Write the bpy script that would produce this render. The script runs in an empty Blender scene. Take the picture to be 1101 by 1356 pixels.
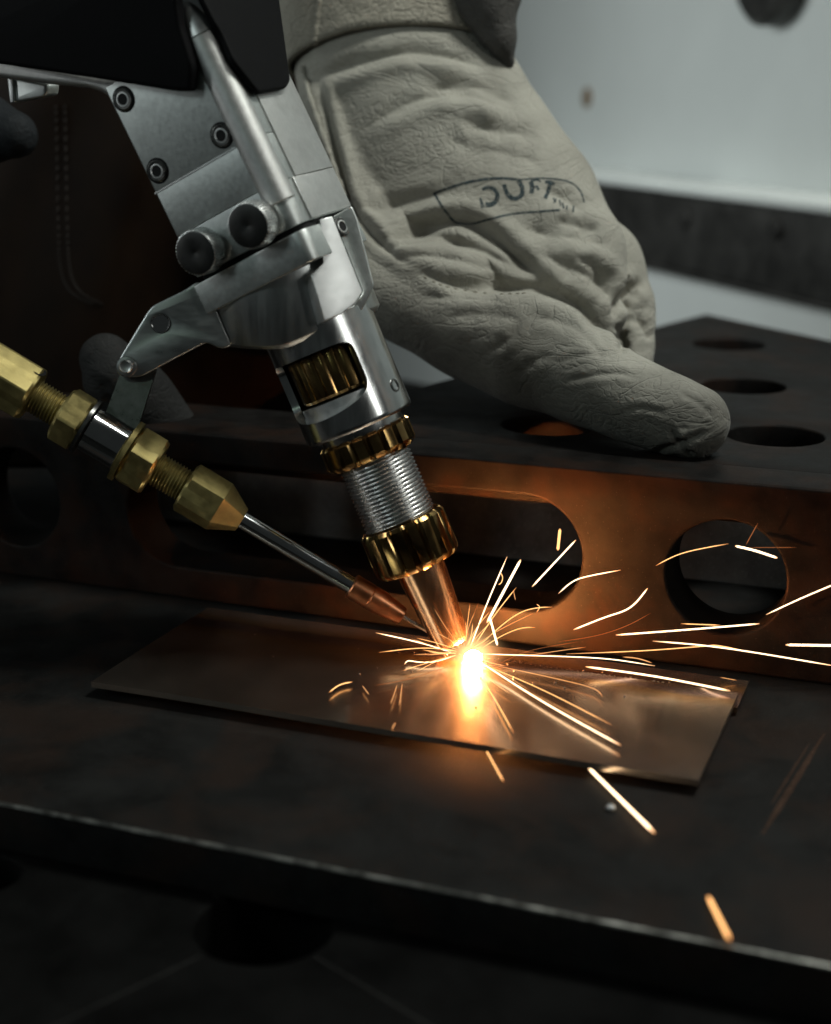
import bpy, bmesh, math, random
import numpy as np
from math import sin, cos, tan, pi, radians, sqrt, atan2
from mathutils import Vector, Matrix
from mathutils.bvhtree import BVHTree

random.seed(7)
np.random.seed(7)
MM = 0.001                                   # every length below is written in millimetres
sc = bpy.context.scene
col = sc.collection

# ------------------------------------------------------------------ camera
FPX, CX, CY = 2010.0, 550.5, 678.0           # focal length and centre, in photograph pixels
PITCH, YAW = radians(15.9), radians(21.1)
def V(*a): return np.array(a, float)
def unit(v): return v / np.linalg.norm(v)
F = V(-sin(YAW) * cos(PITCH), cos(YAW) * cos(PITCH), -sin(PITCH))
R = V(cos(YAW), sin(YAW), 0)
U = np.cross(R, F)
D0 = 402.0
CAM = -((615 - CX) / FPX * D0 * R - (870 - CY) / FPX * D0 * U + D0 * F)

cam = bpy.data.cameras.new('camera')
cam.sensor_fit = 'HORIZONTAL'; cam.sensor_width = 36.0
cam.lens = 36.0 * FPX / 1101.0
cam.clip_start = 0.01; cam.clip_end = 50
cam.dof.use_dof = True; cam.dof.focus_distance = 0.404; cam.dof.aperture_fstop = 11.5
cam_o = bpy.data.objects.new('camera', cam); col.objects.link(cam_o)
cam_o.matrix_world = Matrix(((R[0], U[0], -F[0], CAM[0] * MM), (R[1], U[1], -F[1], CAM[1] * MM),
                             (R[2], U[2], -F[2], CAM[2] * MM), (0, 0, 0, 1)))
sc.camera = cam_o

# ------------------------------------------------------------------ world, lamps, exposure
w = bpy.data.worlds.new('World'); sc.world = w; w.use_nodes = True
bg = w.node_tree.nodes['Background']
bg.inputs[0].default_value = (0.75, 0.85, 0.85, 1); bg.inputs[1].default_value = 0.02

def area_lamp(name, loc, target, size, power, color, size_y=None):
    l = bpy.data.lights.new(name, 'AREA'); l.energy = power; l.color = color
    l.size = size * MM
    if size_y: l.shape = 'RECTANGLE'; l.size_y = size_y * MM
    o = bpy.data.objects.new(name, l); col.objects.link(o)
    o.location = Vector(loc) * MM
    o.rotation_euler = (Vector(target) - Vector(loc)).to_track_quat('-Z', 'Y').to_euler()
    return o
area_lamp('ceiling_lamp', (270, 90, 730), (-20, 60, 90), 140, 4.3, (0.97, 1.0, 0.94))
area_lamp('front_fill', (-330, -560, 430), (-50, 0, 90), 150, 0.55, (0.84, 1.0, 1.0))  # unseen fill, added so the torch's front face catches light
area_lamp('side_lamp', (540, -190, 330), (-40, 0, 100), 110, 0.32, (0.98, 1.0, 0.95))
wl = area_lamp('wall_fill', (-440, 150, 240), (-60, 520, 60), 180, 0.52, (0.93, 1.0, 0.98)); wl.data.spread = radians(110)  # added out of frame to brighten the wall and its lower panel
area_lamp('green_streak_lamp', (20, -520, 320), (-30, 0, 80), 5, 0.016, (0.70, 1.0, 0.8), 5)  # unseen greenish light, added for the streak on the torch cylinders
area_lamp('left_strip_fill', (-560, -330, 260), (-40, 0, 90), 30, 0.45, (0.95, 1.0, 1.0), 380)  # added strip light, draws streaks on the clamp ring and hex faces

sc.view_settings.view_transform = 'Standard'; sc.view_settings.look = 'None'
sc.view_settings.gamma = 1; sc.view_settings.exposure = 0.0
sc.view_settings.use_curve_mapping = False
sc.render.engine = 'CYCLES'
sc.cycles.use_denoising = True
sc.cycles.max_bounces = 8
sc.cycles.sample_clamp_indirect = 6.0
sc.cycles.volume_bounces = 0

# ------------------------------------------------------------------ pixel -> place
def ray(px, py): return (px - CX) / FPX * R - (py - CY) / FPX * U + F
def at(px, py, d): return CAM + ray(px, py) * d
def onz(px, py, z):
    r = ray(px, py); return CAM + r * ((z - CAM[2]) / r[2])
def onplane(px, py, o, n, off):
    r = ray(px, py); return CAM + r * ((off - (CAM - o) @ n) / (r @ n))
def proj(p):
    v = p - CAM; d = v @ F
    return CX + FPX * (v @ R) / d, CY - FPX * (v @ U) / d, d

# ------------------------------------------------------------------ materials
MATS = {}
def new_mat(name):
    m = bpy.data.materials.new(name); m.use_nodes = True
    MATS[name] = m
    nt = m.node_tree
    return m, nt, nt.nodes['Principled BSDF']
def link(nt, a, b): nt.links.new(a, b)
def coords(nt, scale=(1, 1, 1)):
    tc = nt.nodes.new('ShaderNodeTexCoord'); mp = nt.nodes.new('ShaderNodeMapping')
    mp.inputs['Scale'].default_value = scale
    link(nt, tc.outputs['Object'], mp.inputs[0]); return mp.outputs[0]
def noise(nt, vec, scale, detail=4, rough=0.55, dist=0.0):
    n = nt.nodes.new('ShaderNodeTexNoise')
    n.inputs['Scale'].default_value = scale; n.inputs['Detail'].default_value = detail
    n.inputs['Roughness'].default_value = rough; n.inputs['Distortion'].default_value = dist
    link(nt, vec, n.inputs['Vector']); return n.outputs[0]
def ramp(nt, fac, stops):
    r = nt.nodes.new('ShaderNodeValToRGB')
    e = r.color_ramp.elements
    while len(e) < len(stops): e.new(0.5)
    for k, (p, c) in enumerate(stops):
        e[k].position = p
        e[k].color = (c, c, c, 1) if isinstance(c, (int, float)) else (*c, 1)
    link(nt, fac, r.inputs[0]); return r.outputs[0]
def mathn(nt, op, a, b):
    n = nt.nodes.new('ShaderNodeMath'); n.operation = op
    for k, x in enumerate((a, b)):
        if isinstance(x, (int, float)): n.inputs[k].default_value = x
        else: link(nt, x, n.inputs[k])
    return n.outputs[0]
def mixc(nt, fac, a, b, mode='MIX'):
    n = nt.nodes.new('ShaderNodeMix'); n.data_type = 'RGBA'; n.blend_type = mode
    for s, x in ((n.inputs[0], fac), (n.inputs[6], a), (n.inputs[7], b)):
        if isinstance(x, (int, float)): s.default_value = x
        elif isinstance(x, tuple): s.default_value = (*x, 1)
        else: link(nt, x, s)
    return n.outputs[2]
def bump(nt, h, bsdf, dist=0.0002, strength=0.5):
    b = nt.nodes.new('ShaderNodeBump'); b.inputs['Distance'].default_value = dist
    b.inputs['Strength'].default_value = strength
    link(nt, h, b.inputs['Height']); link(nt, b.outputs[0], bsdf.inputs['Normal'])

def metal(name, c, rough, metallic=1.0, var=0.25, scale=300, stretch=(1, 1, 1), rvar=0.1, bmp=0.0, c2=None, dirt=0.0):
    m, nt, b = new_mat(name)
    v = coords(nt, stretch)
    n1 = noise(nt, v, scale, 5, 0.6)
    n2 = noise(nt, coords(nt), scale * 0.17, 3)
    lo = c2 or tuple(x * (1 - var) for x in c)
    cc = ramp(nt, n1, [(0.3, lo), (0.7, c)])
    if dirt:
        cc = mixc(nt, ramp(nt, n2, [(0.5, 0.0), (0.72, dirt)]), cc, tuple(x * 0.35 for x in c))
    link(nt, cc, b.inputs['Base Color'])
    link(nt, ramp(nt, mathn(nt, 'ADD', mathn(nt, 'MULTIPLY', n1, 0.6), mathn(nt, 'MULTIPLY', n2, 0.4)),
                  [(0.3, max(0.02, rough - rvar)), (0.7, rough + rvar)]), b.inputs['Roughness'])
    b.inputs['Metallic'].default_value = metallic
    if bmp: bump(nt, n1, b, 0.0002, bmp)
    return m

metal('block_aluminium', (0.66, 0.69, 0.67), 0.44, var=0.12, scale=900, rvar=0.05, bmp=0.05, dirt=0.25)
metal('side_aluminium', (0.70, 0.70, 0.68), 0.46, var=0.10, scale=900, rvar=0.05, bmp=0.05, dirt=0.2)
metal('turned_aluminium', (0.70, 0.71, 0.70), 0.22, var=0.18, scale=420, stretch=(1, 1, 0.06), rvar=0.08, bmp=0.05)
metal('brushed_aluminium', (0.66, 0.67, 0.66), 0.34, var=0.18, scale=350, stretch=(0.2, 1, 1.4), rvar=0.1, bmp=0.08, dirt=0.3)
metal('milled_aluminium', (0.80, 0.81, 0.80), 0.42, var=0.10, scale=500, stretch=(1, 0.3, 1), rvar=0.08, bmp=0.1)
metal('ring_aluminium', (0.62, 0.64, 0.63), 0.37, var=0.2, scale=420, stretch=(1, 1, 0.06), rvar=0.08, bmp=0.05, dirt=0.3)
metal('chrome', (0.75, 0.75, 0.74), 0.12, var=0.1, scale=200, rvar=0.05)
metal('thread_steel', (0.72, 0.72, 0.71), 0.27, var=0.1, scale=500, rvar=0.04)
metal('dark_gold', (0.42, 0.29, 0.11), 0.17, var=0.25, scale=150, rvar=0.06, c2=(0.25, 0.14, 0.06))
metal('copper', (0.95, 0.54, 0.30), 0.25, var=0.3, scale=260, stretch=(1, 1, 0.08), rvar=0.08, bmp=0.10, dirt=0.35)
metal('copper_worn', (0.74, 0.30, 0.14), 0.36, var=0.35, scale=320, rvar=0.1, bmp=0.1, dirt=0.5)
metal('brass', (0.50, 0.41, 0.17), 0.50, var=0.3, scale=420, rvar=0.10, bmp=0.15, dirt=0.65)
metal('screw_steel', (0.22, 0.22, 0.21), 0.30, var=0.3, scale=500, rvar=0.1)
metal('knob_steel', (0.07, 0.07, 0.068), 0.42, var=0.2, scale=300, stretch=(1, 1, 1), rvar=0.08, bmp=0.05)
metal('wire_steel', (0.5, 0.45, 0.4), 0.3)

def dark_steel(name, c, rough, spec, scratch=0.4, rust=None, scale=60, bmp=0.25, mtl=0.25):
    m, nt, b = new_mat(name)
    v = coords(nt)
    n1 = noise(nt, v, scale, 6, 0.65)
    n2 = noise(nt, v, scale * 26, 3, 0.6)
    c1 = ramp(nt, n1, [(0.32, tuple(x * 0.55 for x in c)), (0.68, tuple(x * 1.35 for x in c))])
    if rust:
        c1 = mixc(nt, ramp(nt, noise(nt, v, scale * 0.6, 5, 0.6, 0.4), [(0.48, 0.0), (0.66, 0.75)]), c1, rust)
    # fine scratches in two directions
    sv = coords(nt, (6, 0.35, 1))
    s1 = ramp(nt, noise(nt, sv, 420, 2), [(0.66, 0.0), (0.72, scratch)])
    c1 = mixc(nt, s1, c1, tuple(min(1, x * 2.3) for x in c))
    c1 = mixc(nt, ramp(nt, noise(nt, v, 1500, 2, 0.5), [(0.66, 0.0), (0.74, 0.6)]), c1, tuple(min(1, x * 3.5 + 0.01) for x in c))
    link(nt, c1, b.inputs['Base Color'])
    link(nt, ramp(nt, mathn(nt, 'ADD', mathn(nt, 'MULTIPLY', n1, 0.7), mathn(nt, 'MULTIPLY', n2, 0.3)),
                  [(0.3, rough - 0.1), (0.7, rough + 0.12)]), b.inputs['Roughness'])
    b.inputs['Metallic'].default_value = mtl
    b.inputs['Specular IOR Level'].default_value = spec
    bump(nt, mathn(nt, 'ADD', n2, mathn(nt, 'MULTIPLY', s1, 0.5)), b, 0.00012, bmp)
    return m
dark_steel('table_steel', (0.005, 0.005, 0.0048), 0.62, 0.04)
dark_steel('plate_steel', (0.010, 0.010, 0.0096), 0.56, 0.08, rust=(0.020, 0.013, 0.010), mtl=0.03)
dark_steel('jig_steel', (0.012, 0.011, 0.0103), 0.5, 0.05, rust=(0.024, 0.0135, 0.0095), scale=90, scratch=0.6, bmp=0.5)
dark_steel('lit_web_steel', (0.30, 0.30, 0.29), 0.6, 0.2)  # back web paled to stand in for light inside the jig
dark_steel('rail_steel', (0.035, 0.034, 0.032), 0.5, 0.3)

def sheet_material():
    m, nt, b = new_mat('sheet_steel')
    v = coords(nt)
    n1 = noise(nt, v, 38, 4, 0.55, 0.3)
    n2 = noise(nt, coords(nt, (1, 14, 1)), 240, 4)
    sc1 = ramp(nt, noise(nt, coords(nt, (0.5, 9, 1)), 520, 2), [(0.66, 0.0), (0.70, 0.55)])
    cc = ramp(nt, n1, [(0.3, (0.48, 0.41, 0.345)), (0.7, (0.70, 0.60, 0.505))])  # base warmed to add to the weld's orange glow
    # straw and blue heat tint in a loose band along the joint
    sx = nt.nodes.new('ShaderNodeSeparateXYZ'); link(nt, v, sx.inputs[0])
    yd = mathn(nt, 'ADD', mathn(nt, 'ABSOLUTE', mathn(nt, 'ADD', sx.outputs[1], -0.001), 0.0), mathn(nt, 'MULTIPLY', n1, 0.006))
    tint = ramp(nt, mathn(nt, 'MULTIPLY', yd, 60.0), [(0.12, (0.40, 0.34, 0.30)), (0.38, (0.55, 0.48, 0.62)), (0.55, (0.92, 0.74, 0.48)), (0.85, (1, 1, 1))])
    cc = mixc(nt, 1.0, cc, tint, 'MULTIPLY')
    cc = mixc(nt, sc1, cc, (0.42, 0.40, 0.38))
    h = mathn(nt, 'ADD', mathn(nt, 'MULTIPLY', noise(nt, v, 24, 2), 0.9), mathn(nt, 'ADD', mathn(nt, 'MULTIPLY', n2, 0.10), mathn(nt, 'MULTIPLY', sc1, -0.1)))
    b2 = nt.nodes.new('ShaderNodeBsdfPrincipled')
    for q in (b, b2):
        link(nt, cc, q.inputs['Base Color']); q.inputs['Metallic'].default_value = 1.0
        bump(nt, h, q, 0.0004, 0.2)
    link(nt, ramp(nt, mathn(nt, 'ADD', mathn(nt, 'MULTIPLY', n1, 0.6), mathn(nt, 'MULTIPLY', n2, 0.4)), [(0.3, 0.17), (0.7, 0.25)]), b.inputs['Roughness'])
    b2.inputs['Roughness'].default_value = 0.36
    mx = nt.nodes.new('ShaderNodeMixShader'); mx.inputs[0].default_value = 0.2
    link(nt, b.outputs[0], mx.inputs[1]); link(nt, b2.outputs[0], mx.inputs[2])
    link(nt, mx.outputs[0], nt.nodes['Material Output'].inputs[0])
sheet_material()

def leather(name, c1, c2, sc1=260, bmpd=0.0006, rough=0.75, suede=False, soot=False):
    m, nt, b = new_mat(name)
    v = coords(nt)
    n1 = noise(nt, v, 45, 5, 0.6, 0.2)
    n2 = noise(nt, v, 900, 4, 0.7)
    cc = ramp(nt, n1, [(0.3, c2), (0.68, c1)])
    cc = mixc(nt, ramp(nt, n2, [(0.35, 0.28 if suede else 0.12), (0.6, 0.0)]), cc, tuple(x * 0.45 for x in c2))
    sm = ramp(nt, noise(nt, v, 26, 4, 0.6, 0.5), [(0.56, 0.0), (0.74, 0.5)])       # soiling
    cc = mixc(nt, sm, cc, (c2[0] * 0.5, c2[1] * 0.5, c2[2] * 0.47))
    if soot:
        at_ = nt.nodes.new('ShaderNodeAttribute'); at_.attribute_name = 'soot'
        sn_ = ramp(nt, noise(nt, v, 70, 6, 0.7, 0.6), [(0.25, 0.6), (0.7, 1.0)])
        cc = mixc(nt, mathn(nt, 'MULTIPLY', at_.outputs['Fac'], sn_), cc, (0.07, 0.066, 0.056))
    link(nt, cc, b.inputs['Base Color'])
    b.inputs['Roughness'].default_value = rough
    b.inputs['Specular IOR Level'].default_value = 0.25
    b.inputs['Sheen Weight'].default_value = 0.1 if c1[0] > 0.2 else 0.0
    vo = nt.nodes.new('ShaderNodeTexVoronoi'); vo.feature = 'DISTANCE_TO_EDGE'
    vo.inputs['Scale'].default_value = sc1
    wv = nt.nodes.new('ShaderNodeVectorMath'); wv.operation = 'ADD'
    nz = nt.nodes.new('ShaderNodeTexNoise'); nz.inputs['Scale'].default_value = 160
    link(nt, v, nz.inputs['Vector'])
    scl = nt.nodes.new('ShaderNodeVectorMath'); scl.operation = 'SCALE'; scl.inputs[3].default_value = 0.012
    link(nt, nz.outputs['Color'], scl.inputs[0]); link(nt, v, wv.inputs[0]); link(nt, scl.outputs[0], wv.inputs[1])
    link(nt, wv.outputs[0], vo.inputs['Vector'])
    cr = ramp(nt, vo.outputs['Distance'], [(0.0, 0.0), (0.12, 1.0)])
    # creasing comes and goes across the hide
    ms = ramp(nt, noise(nt, v, 30, 3), [(0.42, 0.05), (0.62, 1.0)])
    h = mathn(nt, 'ADD', mathn(nt, 'MULTIPLY', mathn(nt, 'MULTIPLY', cr, ms), 0.26), mathn(nt, 'MULTIPLY', n2, 0.30))
    h = mathn(nt, 'ADD', h, mathn(nt, 'MULTIPLY', noise(nt, coords(nt, (1, 1, 2.2)), 120, 4, 0.6, 0.8), 0.8))
    for sc_, wd_, am_ in ((34, 0.022, 0.30), (75, 0.03, 0.20)):           # thin branching wrinkles
        rg = mathn(nt, 'ABSOLUTE', mathn(nt, 'SUBTRACT', noise(nt, coords(nt, (1, 1, 1.7)), sc_, 3, 0.5, 1.2), 0.5), 0.0)
        h = mathn(nt, 'ADD', h, mathn(nt, 'MULTIPLY', ramp(nt, rg, [(0.0, 0.0), (wd_, 1.0)]), am_))
    bump(nt, h, b, bmpd, 0.75)
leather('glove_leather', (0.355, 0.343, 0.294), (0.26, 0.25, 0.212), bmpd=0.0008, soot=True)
leather('suede', (0.33, 0.31, 0.255), (0.23, 0.212, 0.17), suede=True, bmpd=0.0014, rough=0.95)
leather('dark_glove_leather', (0.022, 0.022, 0.021), (0.012, 0.012, 0.0115))
leather('blue_cloth', (0.012, 0.015, 0.017), (0.008, 0.01, 0.012), suede=True)
leather('sleeve_cloth', (0.075, 0.072, 0.066), (0.05, 0.048, 0.044), suede=True)

def plain(name, c, rough=0.6, spec=0.5, scale=200, var=0.2, metallic=0.0, bmp=0.15):
    m, nt, b = new_mat(name)
    n = noise(nt, coords(nt), scale, 5)
    link(nt, ramp(nt, n, [(0.3, tuple(x * (1 - var) for x in c)), (0.7, c)]), b.inputs['Base Color'])
    b.inputs['Roughness'].default_value = rough; b.inputs['Specular IOR Level'].default_value = spec
    b.inputs['Metallic'].default_value = metallic
    if bmp: bump(nt, n, b, 0.0002, bmp)
plain('black_plastic', (0.004, 0.004, 0.0045), 0.6, 0.08, 1500, 0.3)
plain('wall_paint', (0.62, 0.65, 0.64), 0.5, 0.4, 9, 0.10, bmp=0)
plain('ledge_paint', (0.72, 0.75, 0.73), 0.3, 0.5, 20, 0.08, bmp=0)
plain('apron_hide', (0.009, 0.0045, 0.002), 0.85, 0.05, 60, 0.5, bmp=0.4)
plain('seam_thread', (0.018, 0.014, 0.011), 0.8, 0.2, 300, 0.3)
plain('glove_thread', (0.20, 0.18, 0.14), 0.8, 0.2, 300, 0.3)
plain('ink', (0.05, 0.075, 0.085), 0.8, 0.2, 900, 0.5, bmp=0)
_nt = MATS['ink'].node_tree
link(_nt, ramp(_nt, noise(_nt, coords(_nt), 1300, 3, 0.7), [(0.36, 0.25), (0.52, 0.95)]), _nt.nodes['Principled BSDF'].inputs['Alpha'])
plain('rust_mark', (0.20, 0.14, 0.09), 0.8, 0.2, 300)
plain('black_bore', (0.012, 0.012, 0.012), 0.7, 0.2, 300)

def emission(name, c, s):
    m = bpy.data.materials.new(name); m.use_nodes = True; MATS[name] = m
    nt = m.node_tree; nt.nodes.remove(nt.nodes['Principled BSDF'])
    e = nt.nodes.new('ShaderNodeEmission'); e.inputs[0].default_value = (*c, 1); e.inputs[1].default_value = s
    link(nt, e.outputs[0], nt.nodes['Material Output'].inputs[0])
def spark_mat(name, hot, s_hot, tail, s_tail):
    m = bpy.data.materials.new(name); m.use_nodes = True; MATS[name] = m
    nt = m.node_tree; nt.nodes.remove(nt.nodes['Principled BSDF'])
    at_ = nt.nodes.new('ShaderNodeAttribute'); at_.attribute_name = 'glow_level'
    e = nt.nodes.new('ShaderNodeEmission')
    link(nt, mixc(nt, at_.outputs['Fac'], tail, hot), e.inputs[0])
    link(nt, mathn(nt, 'ADD', mathn(nt, 'MULTIPLY', at_.outputs['Fac'], s_hot - s_tail), s_tail), e.inputs[1])
    link(nt, e.outputs[0], nt.nodes['Material Output'].inputs[0])
spark_mat('spark_white', (1.0, 0.72, 0.44), 3.8, (1.0, 0.40, 0.12), 0.9)
spark_mat('spark_yellow', (1.0, 0.50, 0.18), 2.2, (1.0, 0.36, 0.10), 0.5)
spark_mat('spark_orange', (1.0, 0.46, 0.17), 1.2, (1.0, 0.30, 0.08), 0.35)
spark_mat('spark_red', (1.0, 0.32, 0.10), 0.40, (1.0, 0.25, 0.06), 0.12)
emission('arc_white', (1.0, 0.34, 0.09), 4500.0)

# ------------------------------------------------------------------ object helpers
def tag(o, label=None, cat=None, group=None, kind=None):
    if label: o['label'] = label
    if cat: o['category'] = cat
    if group: o['group'] = group
    if kind: o['kind'] = kind
    return o
def empty(name, m=None):
    o = bpy.data.objects.new(name, None); col.objects.link(o)
    o.empty_display_size = 0.01
    if m is not None: o.matrix_world = m
    return o
def finish(me, angle=35, smooth=True):
    if smooth:
        me.polygons.foreach_set('use_smooth', [True] * len(me.polygons))
        if angle: me.set_sharp_from_angle(angle=radians(angle))
    me.update()
def mesh(name, verts, faces, mat, parent=None, angle=35, smooth=True):
    me = bpy.data.meshes.new(name)
    me.from_pydata([tuple(float(x) * MM for x in v) for v in verts], [], [tuple(int(i) for i in f) for f in faces])
    bm = bmesh.new(); bm.from_mesh(me); bmesh.ops.recalc_face_normals(bm, faces=bm.faces); bm.to_mesh(me); bm.free()
    finish(me, angle, smooth)
    me.materials.append(MATS[mat])
    o = bpy.data.objects.new(name, me); col.objects.link(o)
    if parent is not None: o.parent = parent
    return o
def frame(o, x, y, z):
    """affine map from local mm to parent mm"""
    o = np.array(o, float); x, y, z = (np.array(a, float) for a in (x, y, z))
    return lambda p: o + p[0] * x + p[1] * y + p[2] * z
IDF = frame((0, 0, 0), (1, 0, 0), (0, 1, 0), (0, 0, 1))

def lathe(name, prof, mat, parent, fr=IDF, seg=64, rf=None, angle=35, caps=True):
    """prof: list of (radius, z); rf(theta, r, z) may shape the radius"""
    vs, fs = [], []
    for r, z in prof:
        for k in range(seg):
            t = 2 * pi * k / seg
            rr = rf(t, r, z) if rf else r
            vs.append(fr((rr * cos(t), rr * sin(t), z)))
    for i in range(len(prof) - 1):
        for k in range(seg):
            a, b = i * seg + k, i * seg + (k + 1) % seg
            fs.append((a, b, b + seg, a + seg))
    if caps:
        fs.append(list(range(seg))[::-1]); n = (len(prof) - 1) * seg
        fs.append([n + k for k in range(seg)])
    return mesh(name, vs, fs, mat, parent, angle)

def thread(name, r0, r1, z0, z1, pitch, mat, parent, fr=IDF, seg=72, per=10):
    n = int((z1 - z0) / pitch * per)
    vs, fs = [], []
    for i in range(n + 1):
        z = z0 + (z1 - z0) * i / n
        for k in range(seg):
            rr = r0 + (r1 - r0) * (0.5 + 0.5 * cos(2 * pi * (z / pitch - k / seg)))
            t = 2 * pi * k / seg
            vs.append(fr((rr * cos(t), rr * sin(t), z)))
    for i in range(n):
        for k in range(seg):
            a, b = i * seg + k, i * seg + (k + 1) % seg
            fs.append((a, b, b + seg, a + seg))
    fs.append(list(range(seg))[::-1]); fs.append([n * seg + k for k in range(seg)])
    return mesh(name, vs, fs, mat, parent, None)

def plate(name, outline, holes, t0, t1, mat, parent=None, fr=IDF, bev=0.4, angle=35, bres=2):
    """a flat slab from a 2D outline with holes, its edges rounded; local (u, v) in the plane, thickness t0..t1"""
    cu = bpy.data.curves.new('tmp', 'CURVE'); cu.dimensions = '2D'; cu.fill_mode = 'BOTH'
    for poly in [outline] + list(holes):
        s = cu.splines.new('POLY'); s.points.add(len(poly) - 1)
        for p, q in zip(s.points, poly): p.co = (q[0], q[1], 0, 1)
        s.use_cyclic_u = True
    cu.extrude = abs(t1 - t0) / 2 - bev; cu.bevel_depth = bev; cu.bevel_resolution = bres; cu.offset = -bev
    ob = bpy.data.objects.new('tmp', cu); col.objects.link(ob)
    dg = bpy.context.evaluated_depsgraph_get(); dg.update()
    me = bpy.data.meshes.new_from_object(ob.evaluated_get(dg))
    bpy.data.objects.remove(ob); bpy.data.curves.remove(cu)
    me.name = name
    zc = (t0 + t1) / 2
    for v in me.vertices:
        v.co = Vector(fr((v.co.x, v.co.y, v.co.z + zc))) * MM
    bm = bmesh.new(); bm.from_mesh(me)
    bmesh.ops.remove_doubles(bm, verts=bm.verts, dist=1e-7)
    bmesh.ops.recalc_face_normals(bm, faces=bm.faces); bm.to_mesh(me); bm.free()
    finish(me, angle)
    me.materials.clear(); me.materials.append(MATS[mat])
    o = bpy.data.objects.new(name, me); col.objects.link(o)
    if parent is not None: o.parent = parent
    return o
def circle(cx, cy, r, n=40, a0=0): return [(cx + r * cos(a0 + 2 * pi * k / n), cy + r * sin(a0 + 2 * pi * k / n)) for k in range(n)]
def slot(x0, x1, cy, r, n=20):
    return [(x1 + r * cos(-pi / 2 + pi * k / n), cy + r * sin(-pi / 2 + pi * k / n)) for k in range(n + 1)] + \
           [(x0 + r * cos(pi / 2 + pi * k / n), cy + r * sin(pi / 2 + pi * k / n)) for k in range(n + 1)]
def rect(x0, y0, x1, y1): return [(x0, y0), (x1, y0), (x1, y1), (x0, y1)]
def rounded(poly, r, n=5):
    out = []
    m = len(poly)
    for i in range(m):
        p, a, b = np.array(poly[i], float), np.array(poly[i - 1], float), np.array(poly[(i + 1) % m], float)
        da, db = a - p, b - p
        rr = min(r, np.linalg.norm(da) * 0.45, np.linalg.norm(db) * 0.45)
        pa, pb = p + unit(da) * rr, p + unit(db) * rr
        for k in range(n + 1):
            t = k / n
            out.append(tuple((1 - t) ** 2 * pa + 2 * t * (1 - t) * p + t * t * pb))
    return out
XZ = lambda y: frame((0, y, 0), (1, 0, 0), (0, 0, 1), (0, 1, 0))     # plate standing in x-z, thickness along +y

# ================================================================== the bench
# welding table: scribed grid turned against the plate that lies on it
gx, gy = V(cos(radians(-24.5)), sin(radians(-24.5)), 0), V(sin(radians(24.5)), cos(radians(24.5)), 0)
hc = onz(350, 1226, -16)
TZ = -16.0
tf = frame((hc[0], hc[1], TZ), gx, gy, (0, 0, 1))
tholes = [circle(0, 0, 14, 48)] + [circle(100 * i, 100 * j, 14, 32) for i in range(-2, 4) for j in range(-2, 4) if (i, j) != (0, 0)]
tholes.append(circle(-58, -30, 8, 32))
table = plate('table', rect(-420, -300, 520, 420), tholes, -20, 0, 'table_steel', None, tf, bev=0.8)
tag(table, 'dark steel welding table top with round bores under the thick plate', 'table', kind='structure')
def groove_line(a, b, wdt):
    d = unit(V(b[0] - a[0], b[1] - a[1])); n = V(-d[1], d[0]) * wdt / 2
    vs = []
    for p in (a, b):
        for s in (-1, 1): vs.append((p[0] + s * n[0], p[1] + s * n[1]))
    q = [tf((x, y, 0.03)) for x, y in vs]
    return mesh('scribed_line', q + [p + V(0, 0, 0.05) for p in q],
                [(0, 1, 3, 2), (4, 6, 7, 5), (0, 4, 5, 1), (2, 3, 7, 6), (0, 2, 6, 4), (1, 5, 7, 3)], 'rail_steel', table, smooth=False)
for a, b in (((15.5, 0), (84, 0)), ((0, -15.5), (0, -84)), ((-15.5, 0), (-48, 0))): groove_line(a, b, 0.22)

# thick plate
tp = plate('base_plate', [(-260, -108), (230, -108.4), (240, 170), (-270, 170)], [], -15.8, -4, 'plate_steel', None, IDF, bev=0.5)
tag(tp, 'thick dark steel plate with a worn bright front edge, lying on the table', 'steel plate')
# the worn, bare arris of the plate: an irregular bright strip of metal along the edge
vs, fs = [], []
n = 420
for i in range(n + 1):
    x = -230 + 440 * i / n
    a = 0.42 + 0.28 * sin(i * 0.9) * sin(i * 0.37) + random.uniform(-0.16, 0.16)
    a = max(0.12, a)
    vs += [(x, -108.52, -4.45 - a * 0.22), (x, -108.42 + 0.03, -4.14), (x, -108.15 + a * 0.45, -3.965)]
for i in range(n):
    for k in range(2):
        p = 3 * i + k; fs.append((p, p + 1, p + 4, p + 3))
metal('worn_edge', (0.48, 0.48, 0.44), 0.44, var=0.93, scale=190, rvar=0.14, bmp=0.9)
mesh('worn_edge', vs, fs, 'worn_edge', tp)
# rusty scrape marks on the plate, bits of spatter
def scrape(pts, wd, mat='rust_scrape'):
    q = [onz(px, py, -3.97) for px, py in pts]
    vs, fs = [], []
    for i, p in enumerate(q):
        d = unit(q[min(i + 1, len(q) - 1)] - q[max(i - 1, 0)]); nn = V(-d[1], d[0], 0)
        ww = wd * (0.3 + 0.7 * sin(pi * (i + 0.5) / len(q))) * random.uniform(0.7, 1.2)
        vs += [p + nn * ww, p + V(0, 0, 0.06), p - nn * ww]
    for i in range(len(q) - 1):
        for k in range(2):
            a = 3 * i + k; fs.append((a, a + 1, a + 4, a + 3))
    return mesh('scrape_mark', vs, fs, mat, tp)
dark_steel('rust_scrape', (0.045, 0.026, 0.018), 0.6, 0.1, scratch=0.8, scale=420, bmp=0.6)
def lerp_pts(a, b, n): return [(a[0] + (b[0] - a[0]) * i / n, a[1] + (b[1] - a[1]) * i / n) for i in range(n + 1)]
scrape(lerp_pts((1010, 1105), (1092, 972), 14), 0.9)
scrape(lerp_pts((1022, 1065), (1072, 985), 12), 0.35)
sp = onz(809, 1069, -3.2)
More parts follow.
